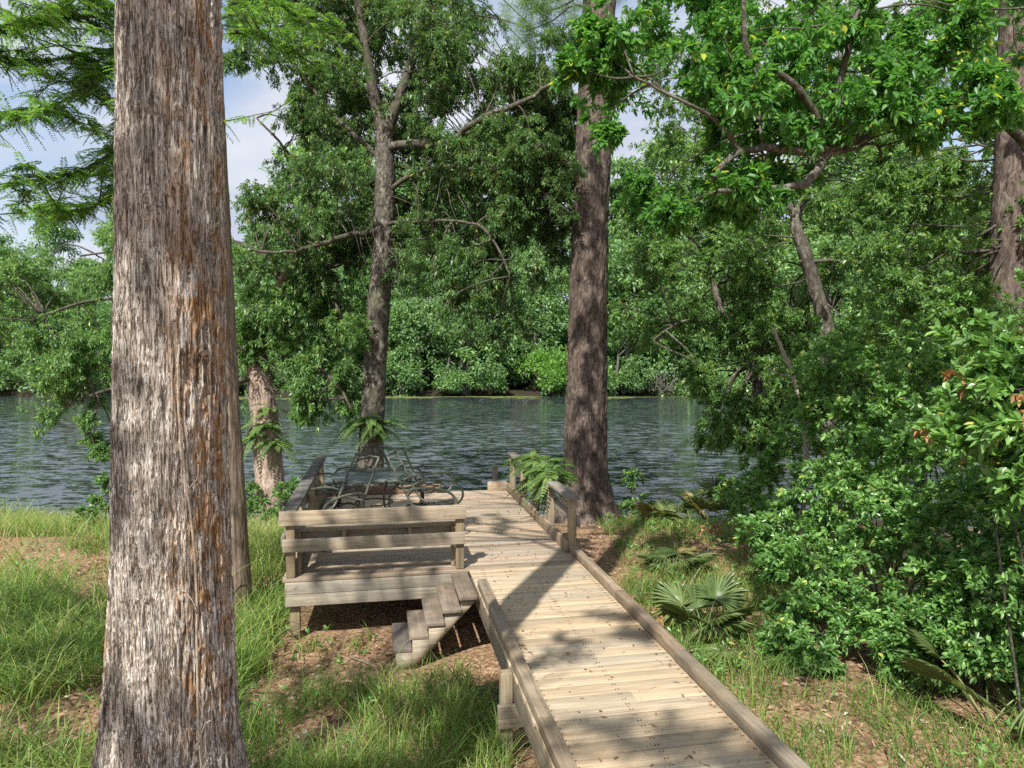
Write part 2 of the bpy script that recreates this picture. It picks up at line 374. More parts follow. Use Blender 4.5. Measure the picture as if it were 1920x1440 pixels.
def rosettes(mb, tips, axes, per, L, W, spread=(.25, 1.3), along=.0, fine=True, droop=.15, vshift=0.0):
    n = len(tips)
    if n == 0: return
    T = np.repeat(tips, per, 0); A = np.repeat(axes, per, 0); u, w = perp(A)
    ph = (np.tile(np.arange(per), n) * 2.39996 + np.repeat(rng.random(n) * 6.28, per)) + rng.normal(0, .3, n * per)
    el = rng.uniform(spread[0], spread[1], n * per)
    rad = u * np.cos(ph)[:, None] + w * np.sin(ph)[:, None]
    d = nrm(A * np.cos(el)[:, None] + rad * np.sin(el)[:, None])
    side = nrm(np.cross(d, np.array([[0, 0, 1.]]) + rng.normal(0, .45, (n * per, 3))))
    base = T - A * (np.tile(np.arange(per), n) / per * along)[:, None]
    sz = rng.uniform(.5, 1.25, n * per)
    v = np.clip(np.repeat(rng.random(n), per) * .5 + rng.random(n * per) * .5 + vshift, 0, 1)
    q_ = rng.random(n * per); v = np.where(q_ < .018, 1.0, np.minimum(v, .955))
    leaf_quads(mb, base, d, side, L * sz, W * sz * rng.uniform(.8, 1.2, n * per), fine=fine, droop=droop, val=v)
def cluster_tips(c, rad, n, gap=.35, gscale=1.7, up=.45, shell=2.0):
    """tips strung along short twigs that spread through an uneven ellipsoid; noise keeps gaps open"""
    rad = np.broadcast_to(np.asarray(rad, float), (3,)); k = 6
    m = int(n * 2.0 / k) + 2; d = nrm(rng.normal(size=(m, 3))); r = rng.random(m) ** .62
    lump = .45 + 1.05 * vnoise(d * 1.7 + np.asarray(c) * 3.1)
    A = c + d * (r * lump)[:, None] * rad
    td = nrm(d * .7 + rng.normal(0, .55, d.shape) + np.array([0, 0, up - .35])); tl = rng.uniform(.25, .6, m) * rad.min()
    f = (np.arange(k) / (k - 1))[None, :, None]
    P = A[:, None] + td[:, None] * tl[:, None, None] * f - np.array([0, 0, 1.]) * (tl[:, None, None] * f ** 2 * .25) + rng.normal(0, .02, (m, k, 3))
    P = P.reshape(-1, 3); D = np.repeat(nrm(td + d * .3), k, 0)
    kk = vnoise(P * gscale + 31.7); keep = kk + .25 * rng.random(len(P)) > gap + .1
    P = P[keep][:n]; D = D[keep][:n]
    return P, nrm(D + np.array([0, 0, up]) + rng.normal(0, .4, D.shape))
def curve(a, b, n=7, sag=0.0, wob=.08):
    a = np.asarray(a, float); b = np.asarray(b, float); t_ = np.linspace(0, 1, n)[:, None]
    L = np.linalg.norm(b - a); P = a + (b - a) * t_
    off = rng.normal(0, wob * L, (3, 3)); s_ = np.sin(math.pi * t_)
    P = P + s_ * off[0] + np.sin(2 * math.pi * t_) * off[1] * .5 + np.array([0, 0, 1]) * s_ * sag * L
    return P
def spline(P, n):
    P = np.asarray(P, float); k = len(P); u = np.linspace(0, k - 1, n); out = []
    for q in u:
        i0 = min(int(q), k - 2); f = q - i0
        p0 = P[max(i0 - 1, 0)]; p1 = P[i0]; p2 = P[i0 + 1]; p3 = P[min(i0 + 2, k - 1)]
        out.append(.5 * ((2 * p1) + (-p0 + p2) * f + (2 * p0 - 5 * p1 + 4 * p2 - p3) * f * f + (-p0 + 3 * p1 - 3 * p2 + p3) * f ** 3))
    return np.array(out)
def rad_lin(a, b, n, pw=1.0): return b + (a - b) * (1 - np.linspace(0, 1, n)) ** pw

def crown(root, name, clusters, lm, bm, src, per=6, L=.09, W=.035, tips=120, gap=.35, gscale=1.7, origin=(0, 0, 0), fine=True,
          twigs=7, br=.035, spread=(.3, 1.4), up=.3, along=.05, droop=.2, shell=2.0, vs=0.0):
    """leafy crown: clusters = [(centre, radius)], src = points the limbs spring from"""
    lb = MB(); bb = MB(); src = np.asarray(src, float)
    for (c, r) in clusters:
        c = np.asarray(c, float); rr = np.broadcast_to(np.asarray(r, float), (3,))
        P, ax = cluster_tips(c, rr, int(tips), gap, gscale, up, shell)
        rosettes(lb, P, ax, per, L, W, spread, along, fine, droop, vs)
        k = src[np.argmin(np.linalg.norm((src - c) * np.array([1, 1, 1.0]), axis=1) + rng.random(len(src)) * .6)]
        if br > 0:
            cv = curve(k, c, 8, .06, .06); bb.tube(cv, rad_lin(br, br * .3, 8), 6, rough=.08)
        for q in range(min(twigs, len(P))):
            bb.tube(curve(c + (P[q] - c) * .1, P[q], 5, .05, .08), rad_lin(max(br * .3, .004), .003, 5), 4)
    lo = lb.build(name, lm, root, off=origin)
    if bb.n: tag(bb.build('branches', bm, root, True, off=origin), kind='stuff')
    return lo
def px_clusters(n, boxes, Ylo, Yhi, rlo, rhi, holes=(), squash=.8):
    """n cluster centres over photo areas (x0,x1,y0,y1) with real depth, keeping holes open"""
    out = []; guard = 0; ar = np.array([(b_[1] - b_[0]) * (b_[3] - b_[2]) for b_ in boxes], float); ar /= ar.sum()
    while len(out) < n and guard < n * 40:
        guard += 1; b_ = boxes[rng.choice(len(boxes), p=ar)]
        x = rng.uniform(b_[0], b_[1]); y = rng.uniform(b_[2], b_[3]); Yd = rng.uniform(Ylo, Yhi); r = rng.uniform(rlo, rhi)
        pr = r / Yd * FPX * .5
        if any(h[0] - pr < x < h[1] + pr and h[2] - pr < y < h[3] + pr for h in holes): continue
        out.append((at(x, y, Yd), (r, r, r * squash)))
    return out

def bark_trunk(path, radii, nseg, nring, amp=.012, fr=16, fz=1.3, amp2=.005, flute=0.0, zfine=None):
    """trunk with ridged bark in the mesh itself"""
    path = np.asarray(path, float); P = spline(path, nring); rr = np.interp(np.linspace(0, 1, nring), np.linspace(0, 1, len(radii)), radii)
    th = np.linspace(0, 2 * math.pi, nseg, endpoint=False)
    C = np.tile(np.cos(th), (nring, 1)); S = np.tile(np.sin(th), (nring, 1)); Rg = rr[:, None] * np.ones((1, nseg)); Zg = P[:, 2:3] * np.ones((1, nseg))
    q = np.stack([(C * Rg * fr).ravel(), (S * Rg * fr).ravel(), (Zg * fz).ravel()], 1)
    wob = fbm(np.stack([(C * 2).ravel(), (S * 2).ravel(), (Zg * 1.5).ravel()], 1), 2) - .5
    q[:, 0] += wob * 2.0; q[:, 1] += wob * 1.3
    n1 = 1 - np.abs(2 * vnoise(q) - 1); n2 = 1 - np.abs(2 * vnoise(q * np.array([2.7, 2.7, 3.1]) + 5) - 1)
    D = amp * (n1 - .5) * 2 + amp2 * (n2 - .5) * 2
    if flute: D = D + flute * (fbm(np.stack([(C * 1.6).ravel(), (S * 1.6).ravel(), (Zg * .35).ravel()], 1), 2) - .5) * 2 * Rg.ravel()
    rad = Rg.ravel() + D
    V = np.stack([np.repeat(P[:, 0], nseg) + C.ravel() * rad, np.repeat(P[:, 1], nseg) + S.ravel() * rad, Zg.ravel()], 1)
    i = np.arange(nring - 1)[:, None]; j = np.arange(nseg)[None, :]; j2 = (j + 1) % nseg
    Q = np.stack([i * nseg + j, i * nseg + j2, (i + 1) * nseg + j2, (i + 1) * nseg + j], -1).reshape(-1, 4)
    mb = MB(); mb.add(V, Q, .5); return mb, P, rr

# ================================================================== BOARDWALK AND DECK (s across, t along the walk)
IN_L, IN_R = 1.05, 2.19; T0 = 7.63; T1 = 12.2; DL = -1.0; DR = 2.30
def deck_thing(name, label, cat, s, tt, z, group=None):
    o = thing(name, label, cat, st(s, tt, z), AX, group); o['_o'] = 0; del o['_o']; return o, (s, tt, z)
def boards(mb, s0, s1, t0, t1, z=0, pitch=.145, split=None):
    q = t0
    while q < t1 - .02:
        e = min(q + pitch - .006, t1); dz = rng.normal(0, .0012); tl = rng.normal(0, .006)
        a0 = s0 + rng.normal(0, .004); a1 = s1 + rng.normal(0, .004)
        if split and rng.random() < split:
            m = rng.uniform(s0 + .3, s1 - .3)
            mb.box(a0, m - .0015, q, e, z - .036 + dz, z + dz, tilt=tl); mb.box(m + .0015, a1, q, e, z - .036 + dz - .001, z + dz - .001, tilt=-tl)
        else: mb.box(a0, a1, q, e, z - .036 + dz, z + dz, tilt=tl)
        q += pitch
walk, wo = deck_thing('boardwalk', 'pale narrow wooden boardwalk with low side curbs leading to the deck', 'boardwalk', 1.62, 3, -.7)
b = MB(); boards(b, .95, 2.29, -2.5, T0 - .02, 0, .145, .12); b.build('decking', M['walk'], walk, off=wo, bevel=.004)
b = MB()
q = -2.5 + .035
while q < T0 - .1:
    for s0 in (1.075, 1.09, 1.60, 1.62, 2.155, 2.17):
        for dq in (0, .075):
            if q + dq > 2: b.box(s0 - .004, s0 + .004, q + dq - .004, q + dq + .004, .0025, .0042)
    q += .145
tag(b.build('nail_heads', M['rust'], walk, off=wo), kind='stuff')
for (a0, a1, parts) in ((.955, 1.045, ((-2.5, 1.3), (1.303, 4.2), (4.203, 5.55), (5.552, 6.98))), (2.195, 2.285, ((-2.5, 2.2), (2.203, 5.0), (5.003, 6.4), (6.403, 8.02)))):
    b = MB()
    for (q0, q1) in parts: b.box(a0 + rng.normal(0, .003), a1, q0, q1, .004, .088 + rng.normal(0, .002))
    b.build('curb', M['wood_y'], walk, off=wo, bevel=.006)
for s0 in (.962, 2.24):
    b = MB(); b.box(s0, s0 + .04, -2.5, T0 - .05, -.24, -.04); b.build('stringer', M['wood_y'], walk, off=wo, bevel=.004)
for tt in (-1.2, 2.0, 5.08, 6.95):
    for s0 in (.868, 2.285):
        if tt > 6 and s0 < 1: continue
        x, y, _ = st(s0, tt)
        b = MB(); b.box(s0, s0 + .09, tt, tt + .09, g1(x, y) - .15, -.03 if s0 < 2 else -.06); b.build('post', M['wood_z'], walk, off=wo, bevel=.005)
for tt in (2.0, 5.08):
    b = MB(); b.box(.84, 2.40, tt - .042, tt - .002, -.42, -.25); b.build('cross_beam', M['wood_x'], walk, off=wo, bevel=.004)
b = MB(); b.box(1.0, 2.2, 5.3, 5.34, -.78, -.60); b.build('ground_board', M['wood_x'], walk, off=wo, bevel=.004)

dk, do = deck_thing('viewing_deck', 'square wooden deck platform at the end of the boardwalk by the river', 'deck', .65, 10, -.7)
b = MB(); boards(b, DL, DR, T0, T1, 0, .145, .3); b.build('decking', M['deck'], dk, off=do, bevel=.004)
b = MB(); b.box(DL + .02, .93, T0 - .02, T0 + .02, -.162, -.041); b.box(DL + .02, .93, T0 - .018, T0 + .018, -.29, -.166)
b.build('fascia', M['wood_x'], dk, off=do, bevel=.004)
for s0 in (DL + .02, DR - .06):
    b = MB(); b.box(s0, s0 + .04, T0 + .03, T1, -.27, -.04); b.build('stringer', M['wood_y'], dk, off=do, bevel=.004)
for s0 in (-.94, .7, 2.1):
    for tt in (T0 + .05, 9.8, 12.0):
        x, y, _ = st(s0, tt)
        b = MB(); b.box(s0, s0 + .10, tt, tt + .10, g1(x, y) - .2, -.05); b.build('post', M['wood_z'], dk, off=do, bevel=.005)
b = MB(); b.box(DL + .1, 1.02, T1 - .1, T1 - .055, .004, .15); b.build('kick_board', M['kick'], dk, off=do, bevel=.004)
b = MB(); b.box(1.83, 2.17, T1 - .14, T1 - .10, .004, .16, yaw=.03); b.box(1.86, 2.16, T1 - .096, T1 - .05, .004, .085); b.box(1.86, 2.16, T1 - .094, T1 - .052, .088, .165)
b.build('end_block', M['wood_x'], dk, off=do, bevel=.004)

# front railing: two boards outside the posts, a back board inside on short uprights
fr, fo = deck_thing('front_railing', 'low two board railing with a built in bench along the near deck edge', 'railing', -.05, T0 + .05, 0)
for s0 in (DL + .03, .81):
    b = MB(); b.box(s0, s0 + .09, T0 + .015, T0 + .105, .004, .70); b.build('post', M['wood_z'], fr, off=fo, bevel=.005)
b = MB(); b.box(DL - .03, .915, T0 - .028, T0 + .012, .56, .712); b.build('upper_board', M['wood_x'], fr, off=fo, bevel=.005)
b = MB(); b.box(DL + .0, .905, T0 - .028, T0 + .012, .285, .415); b.build('lower_board', M['wood_x'], fr, off=fo, bevel=.005)
b = MB(); b.box(DL + .1, .80, T0 + .24, T0 + .28, .285, .452); b.build('seat_apron', M['wood_x'], fr, off=fo, bevel=.005)
b = MB()
for k in range(3): b.box(DL + .07, .83, T0 + .13 + k * .148, T0 + .13 + k * .148 + .14, .456, .494)
b.build('seat', M['wood_x'], fr, off=fo, bevel=.005)
for s0 in (DL + .13, -.40, .30, .77):
    b = MB(); b.box(s0, s0 + .04, T0 + .15, T0 + .237, .004 if s0 in (DL + .13, .77) else .27, .452); b.build('upright', M['wood_z'], fr, off=fo, bevel=.004)
# side railings
def side_rail(name, label, s_in, t0, t1, posts, zc, capm, inner):
    o, of = deck_thing(name, label, 'railing', s_in, (t0 + t1) / 2, 0)
    for tt in posts:
        b = MB(); b.box(s_in - .045, s_in + .045, tt, tt + .09, .004, zc - .002); b.build('post', M['wood_z'], o, off=of, bevel=.005)
    b = MB(); b.box(s_in - .075, s_in + .075, t0 - .05, t1, zc, zc + .04); b.build('cap', capm, o, off=of, bevel=.005)
    so = s_in + inner * -.068
    b = MB(); b.box(so - .02, so + .02, t0, t1, .30, .42); b.build('middle_board', M['greywood_y'], o, off=of, bevel=.004)
    si = s_in + inner * .068
    b = MB(); b.box(si - .02, si + .02, t0 + .02, t1, .006, .15); b.build('toe_board', M['wood_y'], o, off=of, bevel=.004)
    return o, of
side_rail('side_railing', 'mouldy grey topped railing on the deck side by the big trunk', DL + .055, T0 + .13, 12.0, (8.9, 10.2, 11.0, 11.85), .655, M['oldwood_y'], 1)
side_rail('side_railing', 'grey capped railing with the draping fern on the deck side by the pine', 2.245, 8.06, 12.05, (8.07, 9.15, 10.05, 10.95, 11.9), .635, M['greywood_y'], -1)
# steps down to the left of the walk
sp, so = deck_thing('steps', 'small flight of worn wooden steps dropping from the boardwalk to the ground', 'steps', .55, 7.2, -.68)
for k in range(5):
    s1 = .93 - k * .158; z1 = -.012 - k * .125
    b = MB(); b.box(s1 - .185, s1 - .002, 6.78 + .02 * k, 7.56, z1 - .04, z1); b.build('tread', M['tread'], sp, off=so, bevel=.006)
for tt in (6.84, 7.47):
    outl = [(.93, -.055)]
    for k in range(5):
        s1 = .93 - k * .158; z1 = -.0545 - k * .125
        outl += [(s1 - .006, z1), (s1 - .164, z1)]
    outl = outl[1:] + [(.93 - 5 * .158, -.72), (.40, -.72), (.93, -.34)]
    b = MB(); b.prism([(p, tt + .02, q) for p, q in outl], (0, .04, 0)); 
    b = MB()
    for k in range(5):        # the sawn stringer: a column under each tread, cut along its slope
        s1 = .93 - k * .158; s0 = s1 - .157; z1 = -.0545 - k * .125
        lo = lambda q: min(max(-.74, -.10 - (.90 - q) * 1.05), z1 - .012)
        V = [(s0, tt, lo(s0)), (s1, tt, lo(s1)), (s1, tt, z1), (s0, tt, z1)]
        V = np.array(V + [(x, y + .04, z) for x, y, z in V])
        b.add(V, [(0, 1, 2, 3), (5, 4, 7, 6), (0, 4, 5, 1), (3, 2, 6, 7), (0, 3, 7, 4), (1, 5, 6, 2)], .4)
    b.build('stringer', M['wood_x'], sp, off=so)
mp, mo = deck_thing('mooring_post', 'short dark post standing at the far end of the deck', 'post', 2.0, T1 + .1, -1.5)
b = MB(); b.box(1.955, 2.04, T1 + .05, T1 + .135, -1.6, .37); b.build('shaft', M['darkwood'], mp, off=mo, bevel=.006)
b = MB(); b.box(1.95, 2.045, T1 + .045, T1 + .14, .372, .39); b.build('cap', M['darkwood'], mp, off=mo, bevel=.005)

# ------------------------------------------------------------------ table and chairs
tc = st(-.08, 9.85)
tb = thing('patio_table', 'octagonal grey-green patio table with frosted top amid the tubular chairs', 'table', tc, AX + .2)
th = np.arange(8) / 8 * 2 * math.pi + math.pi / 8
b = MB(); b.prism([(.57 * math.cos(a), .57 * math.sin(a), .695) for a in th], (0, 0, .012), .5); b.build('tabletop', M['glass'], tb)
ring = [(.585 * math.cos(a), .585 * math.sin(a), .695) for a in th]
b = MB(); b.tube(sum([[np.array(ring[k]) * (1 - f) + np.array(ring[(k + 1) % 8]) * f for f in (0.02, .35, .65, .98)] for k in range(8)], []), .017, 8, closed=True); b.build('rim', M['tube'], tb, True)
for k in range(4):
    a = k * math.pi / 2 + math.pi / 4; c_, s_ = math.cos(a), math.sin(a)
    b = MB(); b.tube(spline([(.50 * c_, .50 * s_, .68), (.30 * c_, .30 * s_, .52), (.24 * c_, .24 * s_, .30), (.36 * c_, .36 * s_, .06), (.42 * c_, .42 * s_, .016)], 14), .016, 8); b.build('leg', M['tube'], tb, True)
b = MB(); b.tube([(.25 * math.cos(a), .25 * math.sin(a), .33) for a in np.linspace(0, 2 * math.pi, 24, endpoint=False)], .012, 6, closed=True); b.build('brace_ring', M['tube'], tb, True)

def make_chair(label):
    o = thing('patio_chair', label, 'chair', group='bare tubular swivel chairs around the patio table')
    b = MB()
    for sx in (-1, 1):
        b.tube(spline([(sx * .24, .27, .40), (sx * .26, .0, .37), (sx * .26, -.17, .38), (sx * .255, -.26, .46), (sx * .25, -.42, .78), (sx * .24, -.56, 1.06)], 22), .0155, 8)
    for (y, z, w) in ((.27, .40, .24), (.11, .375, .255), (-.05, .365, .26)): b.tube([(-w, y, z), (0, y, z - .012), (w, y, z)], .0115, 6)
    b.build('seat_frame', M['tube'], o, True)
    b = MB()
    for (y, z) in ((-.30, .54), (-.38, .70), (-.465, .87), (-.56, 1.06)): b.tube([(-.248, y, z), (0, y - .015, z), (.248, y, z)], .0125 if z < 1 else .0155, 6)
    for sx in (-.085, .085): b.tube([(sx, .27, .40), (sx, -.05, .36), (sx, -.22, .41)], .0085, 5)
    b.build('cross_bars', M['tube2'], o, True)
    for sx in (-1, 1):
        b = MB(); b.tube(spline([(sx * .26, -.33, .60), (sx * .31, -.18, .655), (sx * .335, .08, .655), (sx * .33, .27, .60), (sx * .315, .34, .46), (sx * .29, .26, .34), (sx * .265, .08, .35)], 26), .0165, 8)
        b.build('armrest', M['tube'], o, True)
    b = MB(); b.tube([(0, .02, .10), (0, .02, .33)], .032, 10); b.tube([(-.2, .02, .345), (.2, .02, .345)], .02, 6); b.build('swivel', M['rust'], o, True)
    b = MB()
    for k in range(4):
        a = k * math.pi / 2 + math.pi / 4; c_, s_ = math.cos(a), math.sin(a)
        b.tube(spline([(.03 * c_, .02 + .03 * s_, .13), (.16 * c_, .02 + .16 * s_, .15), (.30 * c_, .02 + .30 * s_, .07), (.36 * c_, .02 + .36 * s_, .014)], 12), .0165, 7)
    b.tube([(.24 * math.cos(a), .02 + .24 * math.sin(a), .105) for a in np.linspace(0, 6.283, 24, endpoint=False)], .0115, 6, closed=True)
    b.build('base', M['tube'], o, True)
    return o
chairs = [((-.60, 8.98), 128, 'bare tubular chair nearest the front railing, turned toward the big trunk'),
          ((.70, 9.30), -104, 'bare tubular chair at the walkway end of the table, arm loop facing the open deck'),
          ((-.58, 10.72), 58, 'bare tubular chair behind the table in front of the oak trunk'),
          ((.60, 10.50), -50, 'bare tubular chair behind the table on its river side, leaning toward the open deck')]
ch0 = make_chair(chairs[0][2])
for k, ((s0, tt), deg, lab) in enumerate(chairs):
    o = ch0 if k == 0 else copy_tree(ch0)
    o['label'] = lab; o.location = [float(c) for c in st(s0, tt, .003)]; o.rotation_euler = (0, 0, AX + R(deg)); o.scale = (1.0, 1.0, .98)

# ================================================================== NEAR TREES
# --- big cypress trunk
bx, by = -1.30, 2.72
zs = np.array([-.95, -.3, .3, .75, 1.3, 2.0, 2.8, 3.7, 4.6]); 
path = [(bx + .012 - .014 * (3.7 - z) - .03 * max(0, 1.1 - z), by, z) for z in zs]
mb, P, rr = bark_trunk(path, np.interp(np.linspace(-.95, 4.6, 24), [-.95, -.4, .2, .75, 1.3, 2.0, 2.8, 3.7, 4.6], [.56, .46, .385, .318, .236, .206, .190, .174, .168]), 620, 1200, .009, 44, 8.0, .0045, .06)
bt = thing('cypress_tree', 'huge pale furrowed cypress trunk with orange lichen towering beside the boardwalk', 'tree', (bx, by, -.75))
mb.build('trunk', M['bark_cyp'], bt, True, off=(bx, by, -.75))
mb, P2, _ = bark_trunk([(bx + .005, by, 4.59), (bx + .05, by + .05, 9), (bx + .1, by, 14), (bx, by, 20)], [.170, .15, .12, .05], 60, 120, .01, 17, 1.1, .004, .05)
mb.build('upper_trunk', M['bark_cyp'], bt, True, off=(bx, by, -.75))
# its thin vine
vb = MB(); vp = []
for z in np.linspace(-.6, 2.35, 40):
    r_ = np.interp(z, [-.95, -.4, .2, .75, 1.3, 2.0, 2.8], [.56, .46, .385, .318, .236, .206, .190]) + .010
    a = R(-48 + 6 * math.sin(z * 2.1) + 4 * math.sin(z * 5)); vp.append((bx + .012 - .014 * (3.7 - z) - .03 * max(0, 1.1 - z) + r_ * math.cos(a), by + r_ * math.sin(a), z))
vb.tube(vp, .0045, 5, rough=.3)
for k in range(5):
    p = np.array(vp[8 + k * 6]); vb.tube(curve(p, p + np.array([.05 - .1 * (k % 2), -.02, .10]), 5), .0025, 4)
tag(vb.build('vine', M['vine'], None, True), 'thin pale dead vine climbing the shaded flank of the huge cypress trunk', 'vine')

# --- second cypress just behind
p0 = at(440, 1150, 8.1); x2, y2 = p0[0] - .06, 8.2; z2 = g1(x2, y2)
path = [(x2, y2, z2 - .1), (x2 - .03, y2, z2 + 1.2), (x2 - .10, y2, 2.6), (x2 - .18, y2, 5.0), (x2 - .33, y2, 9), (x2 - .4, y2, 15)]
mb, P, rr = bark_trunk(path, [.24, .185, .165, .16, .155, .13, .05], 90, 420, .008, 22, 1.2, .004, .08)
t2 = thing('cypress_tree', 'slimmer brown cypress trunk half hidden behind the huge pale trunk', 'tree', (x2, y2, z2))
mb.build('trunk', M['bark_cyp2'], t2, True, off=(x2, y2, z2))
# feathery branch sprays reaching out to the left
def sprays(mb, path_pts, n, length, leafl, val=0.0):
    """flat feathery twigs hanging off a limb"""
    Pp = spline(path_pts, 40)
    for k in range(n):
        i0 = rng.integers(6, 40); base = Pp[min(i0, 39)]
        d = nrm(np.array([rng.normal(0, 1), rng.normal(0, 1), rng.normal(-.15, .35)])); Lw = length * rng.uniform(.5, 1.2)
        m = 16; tt = np.linspace(.05, 1, m)[:, None]
        c = base + d * Lw * tt + np.array([0, 0, -.25]) * Lw * tt ** 2
        side = nrm(np.cross(d, [0, 0, 1.]) + rng.normal(0, .2, 3))
        for sg in (-1, 1):
            dd = nrm(np.tile(side * sg, (m, 1)) + d * .55 + rng.normal(0, .12, (m, 3)))
            leaf_quads(mb, c, dd, nrm(np.cross(dd, np.array([0, 0, 1.]) + rng.normal(0, .3, (m, 3)))), leafl * (1.1 - .6 * tt[:, 0]), leafl * .2, fine=False, val=np.clip(rng.random(m) * .6 + rng.random() * .4 + val, 0, 1))
lb = MB(); bb = MB()
limbs = [[(330, 90, 8.1), (215, 92, 7.4), (100, 112, 6.8), (-60, 105, 6.4)], [(330, 60, 8.1), (200, 130, 7.2), (120, 190, 6.6), (-40, 215, 6.2)], [(330, 20, 8.1), (180, 30, 7.0), (60, 40, 6.6), (-80, 60, 6.4)],
         [(330, 180, 8.1), (230, 270, 7.3), (150, 320, 6.8), (20, 345, 6.5)], [(330, 10, 8.1), (230, -30, 7.3), (120, -40, 6.6), (0, -60, 6)], [(330, 230, 8.1), (240, 320, 7.6), (190, 380, 7.3), (120, 400, 7.2)],
         [(430, 60, 8.1), (480, 60, 8.4), (540, 90, 8.8), (600, 130, 9.2)], [(430, 10, 8.1), (500, -10, 8.4), (560, 30, 8.8), (620, 30, 9.2)]]
for q, lm in enumerate(limbs):
    pts = [at(*a) for a in lm]; S_ = spline(pts, 14); bb.tube(S_, rad_lin(.028, .006, 14), 6)
    n = 300 if q < 6 else 150
    for k in range(16):
        i0 = rng.integers(3, 13); e = S_[i0] + np.array([rng.normal(0, .5), rng.normal(0, .5), rng.normal(-.05, .22)])
        sub = [S_[i0], (S_[i0] + e) / 2 + rng.normal(0, .05, 3), e]; bb.tube(spline(sub, 6), rad_lin(.009, .003, 6), 4)
        sprays(lb, sub, n // 14, .22, .055)
    sprays(lb, pts, n // 3, .22, .055)
lb.build('foliage', M['lf_cyp'], t2, off=(x2, y2, z2)); tag(bb.build('branches', M['bark_branch'], t2, True, off=(x2, y2, z2)), kind='stuff')

# --- pine by the railing
px_, py_ = 1.62, 14.0; pz = g1(px_, py_)
pts = [at(1103, 1000, 14.0), at(1100, 930, 14.0), at(1097, 860, 14.0), at(1100, 700, 14.0), at(1104, 500, 14.05), at(1113, 280, 14.1), at(1122, 60, 14.1), at(1128, -120, 14.1), at(1140, -700, 14.1), at(1140, -1000, 14.1)]
mb, P, rr = bark_trunk(pts, [.95, .56, .44, .405, .385, .36, .335, .325, .31, .29, .24, .15, .08], 150, 900, .018, 9, 3.0, .007, .09)
base = pts[0].copy(); base[2] = g1(base[0], base[1])
pn = thing('pine_tree', 'tall straight dark pine trunk standing by the fern draped railing', 'tree', base)
mb.build('trunk', M['bark_pine'], pn, True, off=base)
lb = MB(); bb = MB()
for (x, y, Yd) in ((1000, 20, 13.6), (1040, -10, 13.8), (1020, -60, 13.8), (985, -20, 13.5), (1060, 20, 13.7), (1160, -60, 14.2), (1090, -120, 13.4), (980, 60, 13.6)):
    e = at(x, y, Yd); bb.tube(curve(at(1124, y - 40, 14.1), e, 8, .05), rad_lin(.025, .008, 8), 5)
    for k in range(26):
        c = e + rng.normal(0, .22, 3); m = 60; d = nrm(rng.normal(0, 1, (m, 3)) + np.array([-.2, 0, .1]))
        leaf_quads(lb, np.tile(c, (m, 1)), d, nrm(np.cross(d, rng.normal(size=(m, 3)))), rng.uniform(.14, .24, m), .006, fine=False, droop=.1)
lb.build('needles', M['lf_oak2'], pn, off=base); tag(bb.build('branches', M['bark_branch'], pn, True, off=base), kind='stuff')

# --- centre oak behind the table
YB = 15.0
pts = [at(692, 990, YB), at(694, 900, YB), at(697, 800, YB), at(703, 680, YB), at(711, 560, YB), at(719, 430, YB), at(722, 330, YB), at(720, 250, YB)]
ob = pts[0].copy(); ob[2] = g1(ob[0], ob[1])
oak = thing('oak_tree', 'forked grey oak rising behind the patio table with a wide dark leafy crown', 'tree', ob)
mb, P, rr = bark_trunk(pts, [.34, .27, .245, .235, .225, .22, .20, .19, .17], 80, 420, .014, 11, 6, .006, .06)
otr = mb.build('trunk', M['bark_oak'], oak, True, off=ob)
lm = MB(); srcs = [P[len(P) // 2::20]]
for (L_, r0, r1) in (([(720, 262, YB), (700, 170, YB), (686, 90, YB - .1), (672, 0, YB - .2), (660, -120, YB - .2), (650, -300, YB)], .13, .05), ([(720, 262, YB), (742, 200, YB), (762, 140, YB + .2), (785, 50, YB + .3), (800, -40, YB + .4), (820, -250, YB + .5)], .13, .05),
                    ([(724, 280, YB), (770, 268, YB - .3), (838, 266, YB - .6), (890, 228, YB - .9), (985, 186, YB - 1.3), (1050, 150, YB - 1.5)], .10, .03), ([(722, 360, YB), (800, 318, YB - .4), (900, 318, YB - .7), (1000, 352, YB - 1), (1070, 400, YB - 1.2)], .055, .02),
                    ([(720, 430, YB), (640, 445, YB - .6), (560, 470, YB - 1), (470, 470, YB - 1.2)], .07, .02), ([(720, 330, YB), (650, 350, YB + .5), (560, 300, YB + .8), (480, 220, YB + 1)], .06, .02),
                    ([(722, 420, YB), (790, 415, YB - .8), (900, 425, YB - 1.4), (960, 520, YB - 1.7)], .045, .015), ([(718, 300, YB), (640, 230, YB + .4), (560, 130, YB + .8), (500, 40, YB + 1)], .06, .02)):
    S_ = spline([at(*a) for a in L_], 26); S_ = S_ + rng.normal(0, .015, S_.shape); lm.tube(S_, rad_lin(r0, r1, 26), 9, rough=.12); srcs.append(S_[4::3])
for k in range(26):        # bare grey twigs hanging in the crown
    a = at(rng.uniform(640, 860), rng.uniform(260, 470), YB - rng.uniform(.6, 1.5)); e = a + np.array([rng.normal(.2, .5), rng.normal(0, .3), -rng.uniform(.3, 1.2)])
    lm.tube(curve(a, e, 8, .15, .08), rad_lin(.014, .004, 8), 5)
lm.build('limbs', M['bark_branch'], otr, True, off=ob)
srcs = np.concatenate(srcs)
hole = [(925, 985, -200, 95), (450, 540, 170, 290), (850, 880, 200, 225), (1155, 1210, 260, 315)]
cl = px_clusters(64, [(500, 920, -60, 330), (560, 1080, 200, 520)], YB - 1.8, YB + 2.2, .45, .78, hole)
cl += px_clusters(22, [(960, 1085, 40, 420)], YB - 2, YB + .5, .32, .55, hole)
cl += px_clusters(26, [(450, 700, 300, 540)], YB - 1.2, YB + 1.4, .4, .7, hole)
